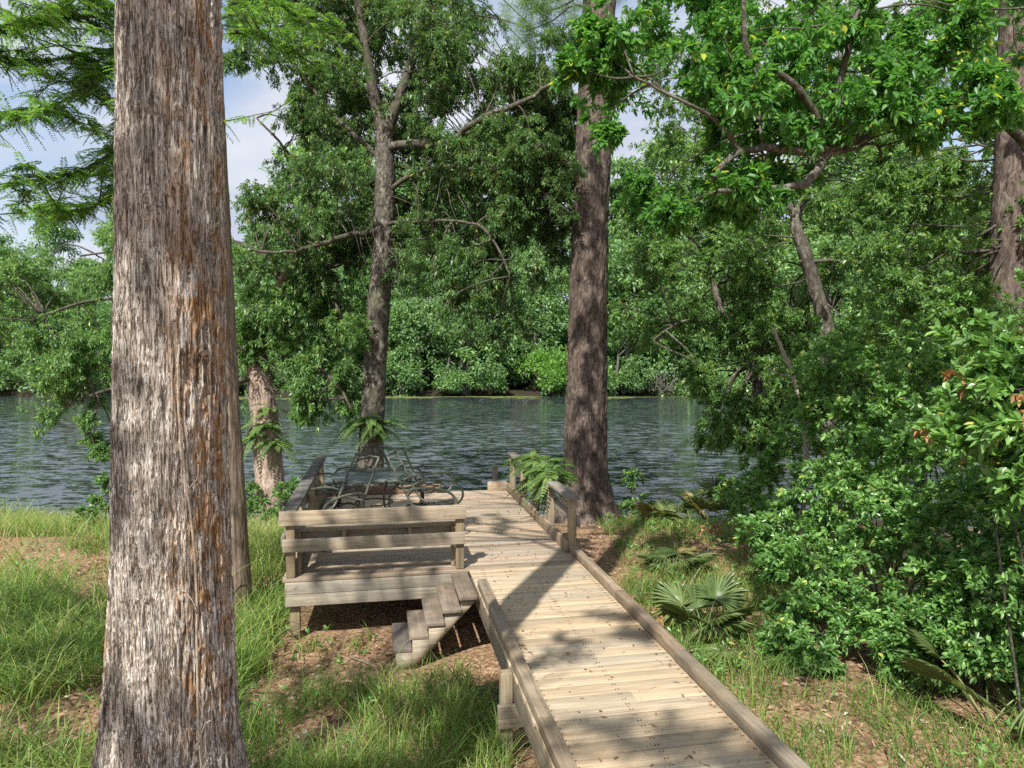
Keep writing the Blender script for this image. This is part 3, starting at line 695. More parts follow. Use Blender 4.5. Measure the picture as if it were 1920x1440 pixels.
cl += px_clusters(24, [(740, 1075, 400, 620)], YB - 2.0, YB, .28, .5, hole, 1.1)
cl += px_clusters(16, [(430, 560, -40, 140), (560, 640, 60, 240)], YB - .5, YB + 1.5, .3, .5, hole)
cl += px_clusters(34, [(560, 935, -70, 270)], YB + .3, YB + 3.5, .42, .7, hole) + px_clusters(34, [(800, 1090, 40, 340)], YB - .5, YB + 3.5, .38, .62, hole)
cl += px_clusters(44, [(740, 1080, 140, 480), (560, 740, 200, 330)], YB + .2, YB + 3.5, .4, .65, hole) + px_clusters(14, [(560, 700, -40, 220)], YB + .5, YB + 3, .4, .65, hole)
cl += px_clusters(30, [(560, 920, -80, 240)], YB - 1.0, YB + 2.5, .45, .7, hole) + px_clusters(34, [(640, 1080, 180, 480)], YB - 1.5, YB + 2.5, .4, .7, hole) + px_clusters(14, [(930, 1080, 90, 330)], YB - 1.5, YB + 2, .35, .5, hole)
cl = [k for k in cl if not (abs(960 + FPX * k[0][0] / k[0][1] - 715) < 62 and 240 < 720 - FPX * (k[0][2] - CAMZ) / k[0][1] - 48 < 800 and k[0][1] < YB + .4)]
crown(oak, 'crown', cl, M['lf_oak'], M['bark_branch'], srcs, 7, .085, .031, 175, .45, 2.4, ob, False, 9, .018, (.4, 1.5), .0, .1, .3)

# --- leaning pink-barked tree by the water
YA = 15.6
pts = [at(508, 985, YA), at(507, 930, YA), at(503, 870, YA), at(497, 800, YA), at(489, 730, YA), at(484, 670, YA), at(500, 600, YA), at(530, 530, YA), at(560, 470, YA), at(590, 380, YA)]
ab = pts[0].copy(); ab[2] = g1(ab[0], ab[1])
ta = thing('leaning_tree', 'short stout pinkish trunk at the water edge with low drooping boughs', 'tree', ab)
mb, P, rr = bark_trunk(pts, [.36, .30, .28, .29, .27, .25, .17, .14, .12, .09, .06], 70, 360, .018, 8, 3, .008, .10)
atr = mb.build('trunk', M['bark_pink'], ta, True, off=ab)
lm = MB(); srcs = [P[150::15]]
for L_ in ([(492, 760, YA), (470, 800, YA - .2), (455, 850, YA - .3)], [(486, 690, YA), (440, 640, YA), (380, 590, YA - .2), (200, 560, YA - .4), (60, 600, YA - .6)], [(486, 690, YA), (560, 670, YA - .5), (630, 720, YA - .9), (660, 770, YA - 1)],
           [(530, 530, YA), (620, 560, YA - .3), (650, 640, YA - .5)], [(530, 530, YA), (480, 470, YA), (380, 450, YA), (150, 480, YA)], [(484, 700, YA), (420, 720, YA - .4), (250, 720, YA - .6), (120, 760, YA - .8)], [(560, 470, YA), (620, 500, YA), (680, 470, YA + .3)]):
    S_ = spline([at(*a) for a in L_], 18); lm.tube(S_, rad_lin(.085, .02, 18), 8, rough=.1); srcs.append(S_[2::2])
for k in range(30):
    a = at(485 + rng.normal(0, 20), 680 + rng.normal(0, 25), YA - .3); lm.tube(curve(a, a + np.array([rng.normal(.3, .5), rng.normal(-.2, .3), rng.normal(.1, .3)]), 6), rad_lin(.012, .004, 6), 5)
lm.build('limbs', M['bark_branch'], atr, True, off=ab)
srcs = np.concatenate(srcs)
cl = px_clusters(18, [(-40, 220, 490, 640)], YA - 1, YA + 1.5, .4, .7) + px_clusters(14, [(60, 220, 620, 790)], YA - 1.2, YA + .4, .32, .5, [(-100, 60, 700, 900)]) + px_clusters(4, [(150, 210, 790, 850)], YA - 1.2, YA, .2, .3)
cl += px_clusters(30, [(440, 690, 540, 720)], YA - 1.2, YA + 1, .35, .6) + px_clusters(10, [(520, 680, 690, 790)], YA - 1.2, YA - .2, .26, .42) + px_clusters(8, [(130, 420, 440, 520)], YA - .5, YA + 1, .35, .6)
cl += px_clusters(14, [(430, 620, 430, 600)], YA - 1, YA + 1.5, .4, .65)
crown(ta, 'crown', cl, M['lf_oak2'], M['bark_branch'], srcs, 7, .085, .032, 190, .42, 2.2, ab, False, 7, .02, (.4, 1.5), .0, .1, .3)

# --- right hand trees
def slim_tree(name, label, pts, radii, mat, clusters, leaf, L, W, tips=120, per=6, gap=.4, twigs=7, br=.02, extra=(), fine=True, fr=16, fz=4, vs=0.0, nseg=40):
    pts = [at(*a) for a in pts]; bs = pts[0].copy(); bs[2] = g1(bs[0], bs[1])
    if bs[2] < -1.3: bs[2] = pts[0][2]
    o = thing(name, label, 'tree', bs)
    mb, P, rr = bark_trunk(pts, radii, nseg, 240, radii[0] * .05, fr, fz, radii[0] * .02, .05)
    tro = mb.build('trunk', mat, o, True, off=bs)
    srcs = [P[100::10]]
    if extra:
        lm = MB()
        for (L_, r0, r1) in extra:
            S_ = spline([at(*a) for a in L_], 22); S_ = S_ + rng.normal(0, r0 * .12, S_.shape); lm.tube(S_, rad_lin(r0, r1, 22), 9, rough=.12); srcs.append(S_[2::2])
        lm.build('limbs', M['bark_branch'] if mat is not M['bark_oak'] else mat, tro, True, off=bs)
    crown(o, 'crown', clusters, leaf, M['bark_branch'], np.concatenate(srcs), per, L, W, tips, gap, 2.2, bs, fine, twigs, br, (.35, 1.45), .1, .06, .22, vs=vs)
    return o
# broad-leaved tree whose big limb enters from the right
YR = 7.2
cl = px_clusters(40, [(1160, 1920, -60, 240)], 6.3, 9.5, .28, .46, [(1150, 1215, 250, 330)]) + px_clusters(16, [(1180, 1480, 150, 420)], 6.2, 8.2, .22, .36, [(1150, 1215, 250, 330)])
cl += px_clusters(9, [(1640, 1900, 130, 260)], 6.1, 6.7, .16, .26)
cl += [(at(1115, 105, 6.6), .20), (at(1080, 130, 6.5), .16), (at(1145, 140, 6.6), .2), (at(1140, 250, 6.6), .10), (at(1110, 60, 6.6), .14)]
slim_tree('broadleaf_tree', 'broad leaved tree whose mossy crooked limb reaches across from beyond the bushes', [(2010, 1330, YR), (2000, 900, YR), (1990, 600, YR), (1975, 330, YR), (1985, 0, YR), (1990, -400, YR)], [.30, .25, .22, .20, .16, .08], M['bark_oak'], cl, M['lf_big'], .088, .036, 128, 7, .40, 6, .011,
          [([(1975, 330, YR), (1900, 235, YR - .1), (1790, 178, YR - .2), (1700, 212, YR - .3), (1600, 262, YR - .4), (1540, 283, YR - .5), (1440, 280, YR - .6), (1385, 285, YR - .7), (1340, 330, YR - .8)], .078, .024),
           ([(1560, 278, YR - .45), (1520, 200, YR - .6), (1465, 140, YR - .8), (1405, 112, YR - .9), (1393, 0, YR - 1), (1395, -80, YR - 1)], .04, .014), ([(1590, 262, YR - .4), (1572, 180, YR - .4), (1592, 90, YR - .5), (1605, 30, YR - .6), (1625, -60, YR - .6)], .045, .016),
           ([(1560, 275, YR - .45), (1530, 320, YR - .6), (1500, 348, YR - .7), (1430, 352, YR - .8), (1350, 358, YR - 1)], .05, .018), ([(1390, 285, YR - .7), (1340, 225, YR - .8), (1280, 190, YR - 1), (1180, 140, YR - 1)], .025, .01),
           ([(1540, 290, YR - .5), (1600, 280, YR - .5), (1640, 270, YR - .3), (1655, 300, YR - .2)], .025, .008), ([(1430, 282, YR - .6), (1425, 210, YR - .5), (1440, 170, YR - .3)], .014, .008), ([(1440, 285, YR - .6), (1425, 350, YR - .7)], .014, .008)], vs=.0)
# straight trunk at the right edge
slim_tree('pine_tree', 'reddish straight trunk rising from the bushes behind the mossy limb', [(1880, 1200, 10.5), (1884, 900, 10.5), (1888, 600, 10.5), (1895, 350, 10.5), (1900, 150, 10.5), (1905, -100, 10.5), (1905, -600, 10.5)], [.28, .26, .25, .22, .2, .18, .1], M['bark_pine'],
          px_clusters(34, [(1640, 1940, 280, 660)], 9.4, 12.5, .4, .65) + px_clusters(12, [(1560, 1940, -60, 300)], 11.5, 14, .45, .65), M['lf_oak2'], .085, .034, 190, fine=False)
slim_tree('crooked_tree', 'slender crooked trunk with pale bark rising out of the shrubs by the water', [(1560, 980, 12.6), (1556, 800, 12.6), (1548, 620, 12.6), (1528, 540, 12.6), (1508, 470, 12.6), (1492, 410, 12.7), (1518, 350, 12.8), (1525, 260, 13)], [.17, .15, .135, .12, .115, .09, .06, .03], M['bark_oak'],
          px_clusters(46, [(1370, 1800, 330, 680)], 11.6, 15.5, .4, .62, [(1485, 1535, 430, 560)]) + px_clusters(52, [(1200, 1920, -40, 420)], 12.5, 16.5, .45, .75, [(1565, 1590, 340, 370), (1155, 1210, 255, 320)]), M['lf_oak2'], .085, .034, 190, fine=False,
          extra=[([(1500, 490, 12.6), (1600, 490, 12.4), (1700, 515, 12.2), (1750, 550, 12)], .04, .015), ([(1492, 410, 12.7), (1470, 360, 12.8), (1440, 300, 12.9)], .05, .02)])
slim_tree('leaning_tree', 'thin leaning tree over the water between the pine and the crooked trunk', [(1445, 900, 13.6), (1440, 800, 13.6), (1425, 720, 13.6), (1400, 665, 13.6), (1370, 620, 13.7), (1345, 560, 13.8), (1330, 480, 14)], [.13, .12, .11, .09, .08, .06, .03], M['bark_oak'],
          px_clusters(36, [(1165, 1460, 350, 640)], 12.8, 16.2, .34, .6) + px_clusters(22, [(1290, 1500, 560, 800)], 12.5, 14.4, .28, .46, [(1150, 1285, 650, 900)]) + px_clusters(10, [(1310, 1460, 720, 840)], 12.4, 13.6, .24, .36), M['lf_oak2'], .085, .033, 180, fine=False, extra=[([(1400, 665, 13.6), (1460, 640, 13.4), (1520, 600, 13.2)], .03, .012), ([(1370, 620, 13.7), (1290, 600, 13.5), (1220, 640, 13.4)], .03, .01)])
b = MB(); S_ = spline([at(1500, 1010, 9.6), at(1512, 850, 9.6), at(1490, 715, 9.5), at(1468, 660, 9.4), at(1450, 615, 9.3)], 18); b.tube(S_, rad_lin(.035, .02, 18), 8, rough=.12)
b.tube(curve(S_[9], S_[9] + np.array([-.35, .1, .12]), 6), rad_lin(.012, .004, 6), 5)
tag(b.build('dead_snag', M['deadwood'], None, True), 'thin broken pale snag poking out of the shrubs above the water', 'dead tree')

# ------------------------------------------------------------------ shrubs on the right bank
def shrub(label, clusters, foot, L=.085, W=.036, tips=190, per=7, mat='lf_shrub', gap=.24, nst=7, dead=0, gs=2.8, rs=(.3, 1.35)):
    fx, fy = foot; o = thing('shrub', label, 'shrub', (fx, fy, g1(fx, fy)), group=None); of = (fx, fy, g1(fx, fy))
    stems = MB(); src = []
    for k in range(nst):
        c = np.asarray(clusters[k % len(clusters)][0]); a = np.array([fx + rng.normal(0, .12), fy + rng.normal(0, .12), of[2] - .05])
        cv = curve(a, c, 12, .12, .07); stems.tube(cv, rad_lin(.013, .005, 12), 6, rough=.1); src.append(cv[3:])
    tips = tips * 1.35
    stems.build('stems', M['bark_branch'], o, True, off=of)
    crown(o, 'foliage', clusters, M[mat], M['bark_branch'], np.concatenate(src), per, L, W, tips, gap, gs, of, True, 10, .008, rs, .45, .03, .12)
    if dead:
        db = MB(); c = np.concatenate([cluster_tips(np.asarray(k[0]), .35, dead, .2)[0] for k in clusters[:3]]); rosettes(db, c, nrm(rng.normal(0, 1, c.shape)), 3, .07, .04, droop=.6)
        db.build('dead_leaves', M['dead'], o, off=of)
    return o
def fcl(lst): return [(at(x, y, Yd), (r, r, r * .8)) for x, y, Yd, r in lst]
def foot(px, Yd): return ((px - 960) / FPX * Yd, Yd)
shrub('glossy shrub overhanging the river, right behind the broken pale snag', fcl([(1430, 870, 10.2, .42), (1500, 820, 10.2, .5), (1560, 740, 10.3, .5), (1500, 700, 10.5, .4), (1590, 850, 10, .5), (1400, 930, 9.8, .36), (1470, 960, 9.5, .42), (1620, 770, 10.2, .5)]), foot(1520, 10.0), .085, .036, 150)
shrub('tall dark shrub filling the bank below the crooked pale trunk', fcl([(1650, 700, 9.6, .6), (1720, 640, 9.6, .6), (1600, 640, 10, .5), (1760, 740, 9.2, .6), (1690, 820, 9.0, .6), (1630, 900, 8.8, .55), (1800, 640, 9.3, .6), (1850, 560, 9.3, .5)]), foot(1700, 9.4), .085, .036, 190)
shrub('sunlit leafy shrub between the broken pale snag and the near large leaved shrub', fcl([(1560, 680, 8.6, .4), (1640, 740, 8.3, .45), (1720, 700, 8.2, .45), (1780, 790, 7.8, .42), (1600, 800, 8.4, .42), (1700, 830, 7.9, .42), (1520, 760, 8.8, .35), (1820, 690, 8.0, .4)]), foot(1680, 8.2), .085, .036, 170)
shrub('leafy shrub at the frame edge below the near large leaved shrub', fcl([(1860, 930, 6.6, .36), (1900, 1000, 6.3, .36), (1840, 1020, 6.5, .34), (1900, 1110, 6.0, .34), (1800, 1130, 6.4, .3), (1940, 940, 6.2, .4), (1830, 1215, 6.0, .28), (1900, 1235, 5.8, .30), (1750, 1235, 6.3, .24), (1680, 1225, 6.4, .22)]), foot(1880, 6.4), .075, .032, 170)
shrub('bright bushy shrub spilling toward the boardwalk beside the palmettos', fcl([(1500, 1040, 7.7, .36), (1560, 1110, 7.3, .40), (1490, 1130, 7.2, .32), (1610, 1030, 7.5, .42), (1540, 970, 8.0, .4), (1450, 1060, 8.0, .3), (1600, 1180, 6.9, .32), (1430, 1000, 8.5, .3), (1480, 1210, 6.8, .22), (1530, 1230, 6.7, .24)]), foot(1560, 7.5), .078, .032, 170)
shrub('wide leafy shrub under the dead brown leaf cluster', fcl([(1720, 1010, 7.0, .45), (1780, 940, 7.0, .45), (1700, 1120, 6.7, .40), (1790, 1080, 6.5, .42), (1660, 960, 7.5, .42), (1750, 860, 7.4, .42), (1680, 1190, 6.5, .28), (1620, 920, 7.9, .42), (1560, 900, 8.2, .4)]), foot(1730, 7.0), .078, .033, 180)
shrub('near large leaved shrub with clusters of dead brown leaves', fcl([(1860, 720, 5.6, .34), (1900, 800, 5.4, .34), (1830, 810, 5.7, .28), (1920, 690, 5.4, .3), (1850, 650, 6.0, .3), (1900, 900, 5.4, .28), (1960, 780, 5.2, .35)]), foot(1960, 5.6), .115, .05, 100, 6, nst=4, dead=26)
shrub('low tangled shrub in the shade beyond the near palmetto fans', fcl([(1860, 1060, 6.0, .36), (1900, 1160, 5.7, .32), (1840, 1160, 6.0, .30), (1920, 1020, 5.8, .36), (1780, 1200, 6.2, .28), (1880, 960, 6.3, .36), (1960, 1100, 5.5, .4), (1720, 1230, 6.3, .2)]), foot(1890, 6.0), .072, .030, 130)
shrub('small leafy sapling against the water between the pine and the palmettos', fcl([(1190, 900, 14.2, .24), (1205, 950, 14.0, .28), (1175, 950, 14.2, .2), (1230, 970, 14, .25)]), foot(1200, 14.0), .085, .04, 60, 5, 'lf_oak2')
shrub('low leafy bush at the foot of the leaning pinkish trunk', fcl([(470, 920, 15.2, .3), (545, 915, 15.2, .26), (470, 950, 14.6, .3), (540, 945, 14.6, .28), (500, 970, 14.0, .3)]), foot(500, 14.8), .085, .036, 80, 6, 'lf_oak2')
shrub('small bush on the grassy shore beside the huge trunk', fcl([(185, 940, 14.6, .3), (200, 900, 14.8, .18), (160, 965, 14.0, .25)]), foot(185, 14.4), .085, .036, 80, 6, 'lf_oak2')

# ------------------------------------------------------------------ ferns, palmettos, grass
def frond(lb, sb, a, d, L, wid, m=18, droop=.5, val=0.0):
    t_ = np.linspace(0, 1, m)[:, None]; d = nrm(np.asarray(d, float))
    c = a + d * L * t_ + np.array([0, 0, -1]) * droop * L * t_ ** 2
    sb.tube(c[::3], rad_lin(.0035, .0012, len(c[::3])), 4, .3)
    tg = nrm(np.gradient(c, axis=0)); side = nrm(np.cross(tg, np.array([0, 0, 1.]) + rng.normal(0, .15, 3)))
    w = wid * np.sin(np.clip(t_[:, 0] * .93 + .12, 0, 1) * math.pi) ** .7 + .004
    v0 = rng.random() * .55 + val
    for sg in (-1, 1):
        dd = nrm(side * sg + tg * .45 + rng.normal(0, .08, c.shape))
        leaf_quads(lb, c, dd, nrm(tg - dd * np.sum(tg * dd, 1, keepdims=True)), w, L / m * 1.05, fine=True, droop=.2, val=np.clip(v0 + rng.random(m) * .3, 0, 1))
def fern(label, spots, L, wid, cat='fern', spread=1.0):
    o = thing('fern', label, cat, spots[0][0]); of = spots[0][0]
    lb = MB(); sb = MB()
    for (c, n, dz) in spots:
        c = np.asarray(c, float)
        for k in range(n):
            a = rng.uniform(0, 6.283); d = np.array([math.cos(a) * spread, math.sin(a) * spread, rng.uniform(.1, .8) + dz])
            frond(lb, sb, c + rng.normal(0, .04, 3), d, L * rng.uniform(.6, 1.15), wid, 18, rng.uniform(.5, 1.0))
    lb.build('fronds', M['lf_fern'], o, off=of); sb.build('stalks', M['vine'], o, off=of)
    return o
fern('large green fern draped over the railing cap beside the pine', [(st(2.30, 9.3, .68), 24, 0), (st(2.36, 9.65, .70), 36, .1), (st(2.40, 10.05, .72), 40, .1), (st(2.34, 10.6, .72), 36, .1), (st(2.27, 11.1, .66), 18, 0), (st(2.34, 9.9, .45), 14, -.5), (st(2.3, 10.6, .42), 14, -.5)], .46, .062)
fern('fern tuft growing around the lower part of the oak trunk', [(at(697 - 12, 790, YB - .27), 20, 0), (at(718, 790, YB - .2), 16, 0), (at(700, 805, YB - .27), 22, -.2), (at(675, 800, YB), 12, 0)], .62, .08)
fern('fern tuft wrapped around the pinkish leaning trunk', [(at(495, 800, YA - .32), 22, 0), (at(515, 830, YA - .25), 18, -.2), (at(480, 820, YA - .25), 16, 0), (at(505, 770, YA - .3), 12, 0)], .62, .085)
fern('small bright fern under the boardwalk edge behind its post', [(np.array((-.12, 6.0, g1(-.12, 6.0) + .02)), 12, .4)], .40, .05)

def palmetto(label, px, py, Yd, nf, Lf, up=.6, hgt=.45):
    x = (px - 960) / FPX * Yd; z = g1(x, Yd); o = thing('saw_palmetto', label, 'palmetto', (x, Yd, z), group=None); of = np.array((x, Yd, z))
    lb = MB(); pb = MB()
    for k in range(nf):
        a = k * 2.4 + rng.normal(0, .3); d = nrm(np.array([math.cos(a), math.sin(a), up + rng.normal(0, .25)])); pl = hgt * rng.uniform(.6, 1.2)
        S_ = spline([of + np.array([0, 0, -.02]), of + d * pl * .6 + np.array([0, 0, .05]), of + d * pl], 8); pb.tube(S_, rad_lin(.008, .005, 8), 5)
        tg = nrm(S_[-1] - S_[-2]); hub = S_[-1]; side = nrm(np.cross(tg, [0, 0, 1.]) + rng.normal(0, .25, 3)); nn = np.cross(side, tg)
        m = 26; ang = np.linspace(-1.75, 1.75, m) + rng.normal(0, .03, m)
        dd = nrm(tg * np.cos(ang)[:, None] + side * np.sin(ang)[:, None] + nn * (.12 + .10 * np.cos(ang * 2))[:, None])
        sd = nrm(np.cross(dd, nn)); L_ = Lf * .74 * (1 - .25 * np.abs(ang) / 1.9) * rng.uniform(.85, 1.1, m); v = np.clip(.45 * rng.random() + .45 * rng.random(m) + (.5 if rng.random() < .15 else 0), 0, 1)
        leaf_quads(lb, np.tile(hub, (m, 1)), dd, sd, L_, .021 * Lf / .5, fold=.5, droop=.22, fine=True, val=v)
    lb.build('fans', M['lf_palm'], o, off=of); pb.build('stalks', M['lf_palm'], o, True, off=of)
palmetto('spiky palmetto alone in the litter nearest the railing end post', 1265, 1060, 9.9, 9, .50, .9, .36)
palmetto('palmetto clump with an upright pale folded fan beside the boardwalk curb', 1325, 1190, 7.5, 7, .60, 1.5, .42)
palmetto('palmetto at the water edge next to the small sapling', 1250, 975, 13.4, 8, .62, 1.0, .55)
palmetto('palmetto at the water edge nearest the overhanging shrub', 1345, 960, 13.0, 10, .65, 1.2, .7)
palmetto('dark palmetto lying low under the bright bushy shrub', 1430, 1220, 7.0, 6, .55, .25, .4)
palmetto('broad palmetto fan arching over the grass below the tangled shrub', 1870, 1370, 5.7, 7, .62, .75, .55)
palmetto('upright palmetto fan at the very bottom nearest the viewer', 1720, 1450, 4.6, 5, .46, 2.4, .22)

# grass
def blades(mb, pts, h, w, lean=.5, val=0.0, curl=.6):
    n = len(pts); a = rng.uniform(0, 6.283, n); d = np.stack([np.cos(a), np.sin(a), 0 * a], 1); side = np.stack([-np.sin(a), np.cos(a), 0 * a], 1)
    side = nrm(side + .6 * rng.normal(size=(n, 3)) * np.array([1, 1, 0])); hh = h * rng.uniform(.5, 1.3, n); le = lean * rng.uniform(.3, 1.4, n); ww = w * rng.uniform(.6, 1.3, n)
    lv = []
    for f in (0, .35, .7, 1.0):
        c = pts + np.stack([0 * hh, 0 * hh, hh * (f - curl * .35 * f ** 3)], 1) + d * (hh * le * f ** 2)[:, None]
        k = ww * (1 - .9 * f ** 1.5) * .5; lv += [c - side * k[:, None], c + side * k[:, None]]
    V = np.stack(lv, 1).reshape(-1, 3); k = np.arange(n)[:, None] * 8
    Q = np.concatenate([k + np.array([[0, 1, 3, 2]]), k + np.array([[2, 3, 5, 4]]), k + np.array([[4, 5, 7, 6]])]); v = np.clip(rng.random(n) * .75 + vnoise(pts * 1.3) * .35 - .05 + val, 0, 1)
    mb.add(V, Q, np.tile(v, 3))
def on_deck(x, y):
    s_, t_ = to_st(x, y)
    return ((s_ > .90) & (s_ < 2.36) & (t_ < T0 + .1)) | ((s_ > DL - .05) & (s_ < DR + .05) & (t_ > T0 - .05) & (t_ < T1 + .1)) | ((s_ > .1) & (s_ < 1) & (t_ > 6.8))
def scatter(n, x0, x1, y0, y1, thr=0.0, sc=.9, seed=0.0):
    x = rng.uniform(x0, x1, n); y = rng.uniform(y0, y1, n); k = vnoise(np.stack([x * sc, y * sc, 0 * x + seed], 1)) + .35 * vnoise(np.stack([x * sc * 3, y * sc * 3, 0 * x + seed], 1))
    ok = (k > thr) & ~on_deck(x, y) & (y < shore(x) + .15) & (np.hypot(x - bx, y - by) > .45) & (np.hypot(x - x2, y - y2) > .25); x = x[ok]; y = y[ok]
    return np.stack([x, y, gz(x, y) - .01], 1)
gb = MB()
blades(gb, scatter(36000, -11, -2.8, 6.0, 16.5, .54, .8), .38, .0115, 1.0, .2)
blades(gb, scatter(19000, -7.5, -2.4, 4.4, 8.5, .52, .9), .40, .012, 1.1)
blades(gb, scatter(7000, -11, -2.4, 4.4, 15, .3, .9), .16, .009, 1.2, .2)
blades(gb, scatter(900, -7.5, -2.4, 4.4, 10, .6, .8), .75, .014, .9)
blades(gb, scatter(420, -2.4, .7, 4.0, 6.6, .75, 1.3, 4), .55, .011, .8)
blades(gb, scatter(2600, -12, -5.5, 12.0, 17.0, .35, .8), .48, .012, .8, .15)
blades(gb, scatter(10000, -2.6, .85, 3.8, 6.3, .58, 1.3, 4), .34, .0085, .7)
blades(gb, scatter(1800, -3.2, .85, 5.6, 8.5, .78, 1.6, 7), .20, .008, .8)
blades(gb, scatter(14000, 1.4, 6.5, 4.0, 9.5, .55, 1.2, 2), .30, .0085, .9)
blades(gb, scatter(9000, 1.6, 5.5, 8.5, 15.0, .48, 1.0, 5), .24, .009, .9, .1)
blades(gb, scatter(2500, -5.0, -2.2, 8.0, 15.5, .62, 1.0, 6), .24, .009, .9)
for (gx0, gy0, gn, gh) in ((-2.0, 7.15, 60, .22), (-1.6, 7.25, 50, .2), (-.9, 7.0, 60, .2), (-.55, 6.5, 80, .26), (-.35, 5.6, 160, .45), (-.1, 5.2, 160, .4), (-2.5, 6.6, 140, .42), (-2.75, 7.4, 120, .4), (-1.3, 4.7, 160, .4), (-.6, 4.6, 160, .38)):
    q = np.stack([rng.normal(gx0, .12, gn), rng.normal(gy0, .12, gn)], 1); q = q[~on_deck(q[:, 0], q[:, 1])]; blades(gb, np.stack([q[:, 0], q[:, 1], gz(q[:, 0], q[:, 1]) - .01], 1), gh, .011, .75)
tag(gb.build('grass', M['grass']), 'tall arching green grass growing over the bank on both sides of the boardwalk', 'grass', kind='stuff')
gb = MB()      # low broadleaf weeds
P_ = np.concatenate([scatter(500, -8, -2.4, 5, 14, .6, 1.1, 12), scatter(200, -2.4, .8, 4.2, 8, .75, 1.3, 13), scatter(1100, 1.4, 6.5, 4.3, 9, .55, 1.1, 14), scatter(700, 1.6, 5, 9, 15, .6, 1.1, 15)]); P_[:, 2] += rng.uniform(.02, .22, len(P_))
rosettes(gb, P_, nrm(np.array([0, 0, 1.]) + rng.normal(0, .25, P_.shape)), 6, .07, .022, (.5, 1.4), .03)
tag(gb.build('weeds', M['lf_shrub']), 'low leafy weeds scattered through the grass and litter', 'weeds', kind='stuff')
gb = MB()
P_ = np.concatenate([scatter(9000, -6, 1, 4, 11, .3, 1, 21), scatter(7000, 1.3, 7, 4, 14, .3, 1, 22)]); P_[:, 2] += rng.uniform(.012, .035, len(P_)); n = len(P_)
d = nrm(rng.normal(0, 1, (n, 3)) * np.array([1, 1, .22])); leaf_quads(gb, P_, d, nrm(np.cross(d, np.array([0, 0, 1.]) + rng.normal(0, .3, (n, 3)))), rng.uniform(.04, .10, n), rng.uniform(.012, .035, n), fine=True, droop=.05)
P_ = np.concatenate([scatter(9000, -3, 1, 4, 9, .3, 1, 23), scatter(6000, 1.3, 4, 6, 14, .3, 1, 24)]); P_[:, 2] += rng.uniform(.012, .04, len(P_)); n = len(P_)
d = nrm(rng.normal(0, 1, (n, 3)) * np.array([1, 1, .15])); leaf_quads(gb, P_, d, nrm(np.cross(d, np.array([0, 0, 1.]) + rng.normal(0, .3, (n, 3)))), rng.uniform(.12, .22, n), .003, fine=False, droop=.03)
tag(gb.build('leaf_litter', M['litter']), 'reddish brown fallen leaves and pine straw covering the ground', 'leaf litter', kind='stuff')
# debris on the boards
gb = MB(); n = 300; s_ = rng.uniform(1.06, 2.17, n); t_ = rng.uniform(2.5, 12, n); m2 = rng.random(n) < .25; s_ = np.where(m2, rng.uniform(-.9, 2.1, n), s_); t_ = np.where(m2, rng.uniform(8, 12, n), t_)
P_ = np.stack([s_ * CA - t_ * SA, s_ * SA + t_ * CA, 0 * s_ + .0075], 1); d = nrm(rng.normal(0, 1, (n, 3)) * np.array([1, 1, .08])); leaf_quads(gb, P_, d, nrm(np.cross(d, np.tile([[0, 0, 1.]], (n, 1)))), rng.uniform(.02, .06, n), rng.uniform(.006, .02, n), fine=True, droop=.0, val=.1 + rng.random(n) * .6)
for k in range(70):
    a = st(rng.uniform(1.08, 2.15), rng.uniform(2.6, 8.5), .007); an = rng.uniform(0, 6.28); L = rng.uniform(.06, .16)
    gb.tube([a, a + np.array([math.cos(an), math.sin(an), .02]) * L * .5, a + np.array([math.cos(an + .25), math.sin(an + .25), .0]) * L], .0011, 3, .2 + rng.random() * .5)
tag(gb.build('board_debris', M['litter']), 'dry leaf bits and pine needles strewn over the walkway boards', 'debris', kind='stuff')
# fallen sticks and a broken log
def stick(label, a, e, r, mat='deadwood'):
    b = MB(); b.tube(curve(a, e, 8, .03, .04), rad_lin(r, r * .5, 8), 6, rough=.15); q = curve(a, e, 8)[5]; b.tube(curve(q, q + (np.asarray(e) - a) * .18 + np.array([.06, .05, .05]), 4), r * .35, 4)
    tag(b.build('fallen_stick', M[mat], None, True), label, 'stick')
def gp(px, py, z=-.66, dz=.03):
    r_ = at(px, py, 1.0); d = r_ - np.array((0, 0, CAMZ)); k = (z - CAMZ) / d[2]; x, y = d[0] * k, d[1] * k; return np.array((x, y, g1(x, y) + dz))
stick('pale fallen stick slanting up behind the folded palmetto fan', gp(1290, 1105), gp(1330, 1065) + np.array([0, 0, .12]), .012)
stick('bleached forked twig at the bottom beside the boardwalk post', gp(905, 1440), gp(935, 1395), .012)
stick('short grey stick on the litter below the bottom step', gp(715, 1340), gp(770, 1310), .010)
stick('long thin stick on the litter near the foot of the steps', gp(655, 1230), gp(700, 1250), .008)
lg = thing('broken_log', 'short broken whitish log with a rotten orange end among palmettos', 'log', gp(1352, 1195)); of = gp(1352, 1195, -.66, 0)
lo_ = np.array([float(c) for c in lg.location])
b = MB(); b.tube(spline([lo_ + [-.12, .08, .16], lo_ + [-.05, .03, .10], lo_ + [.04, -.02, .05], lo_ + [.10, -.03, .03]], 12), rad_lin(.045, .06, 12), 10, rough=.18); b.build('wood', M['deadwood'], lg, True, off=lo_)
b = MB(); b.tube([lo_ + [.10, -.03, .03], lo_ + [.19, -.05, .015]], [.055, .03], 9, rough=.3); b.build('rotten_end', M['dead'], lg, True, off=lo_)
def dead_clump(label, px, py, n):
    p = gp(px, py); b = MB(); c = p + rng.normal(0, .10, (n, 3)) * np.array([1, 1, .7]) + np.array([0, 0, .12]); rosettes(b, c, nrm(rng.normal(0, 1, c.shape)), 4, .09, .045, droop=.4)
    o = thing('dead_branch', label, 'dead branch', p); b.build('leaves', M['dead'], o, off=p); b = MB(); b.tube(curve(p, p + np.array([.2, .25, .28]), 6), .007, 5); b.build('twig', M['deadwood'], o, off=p)
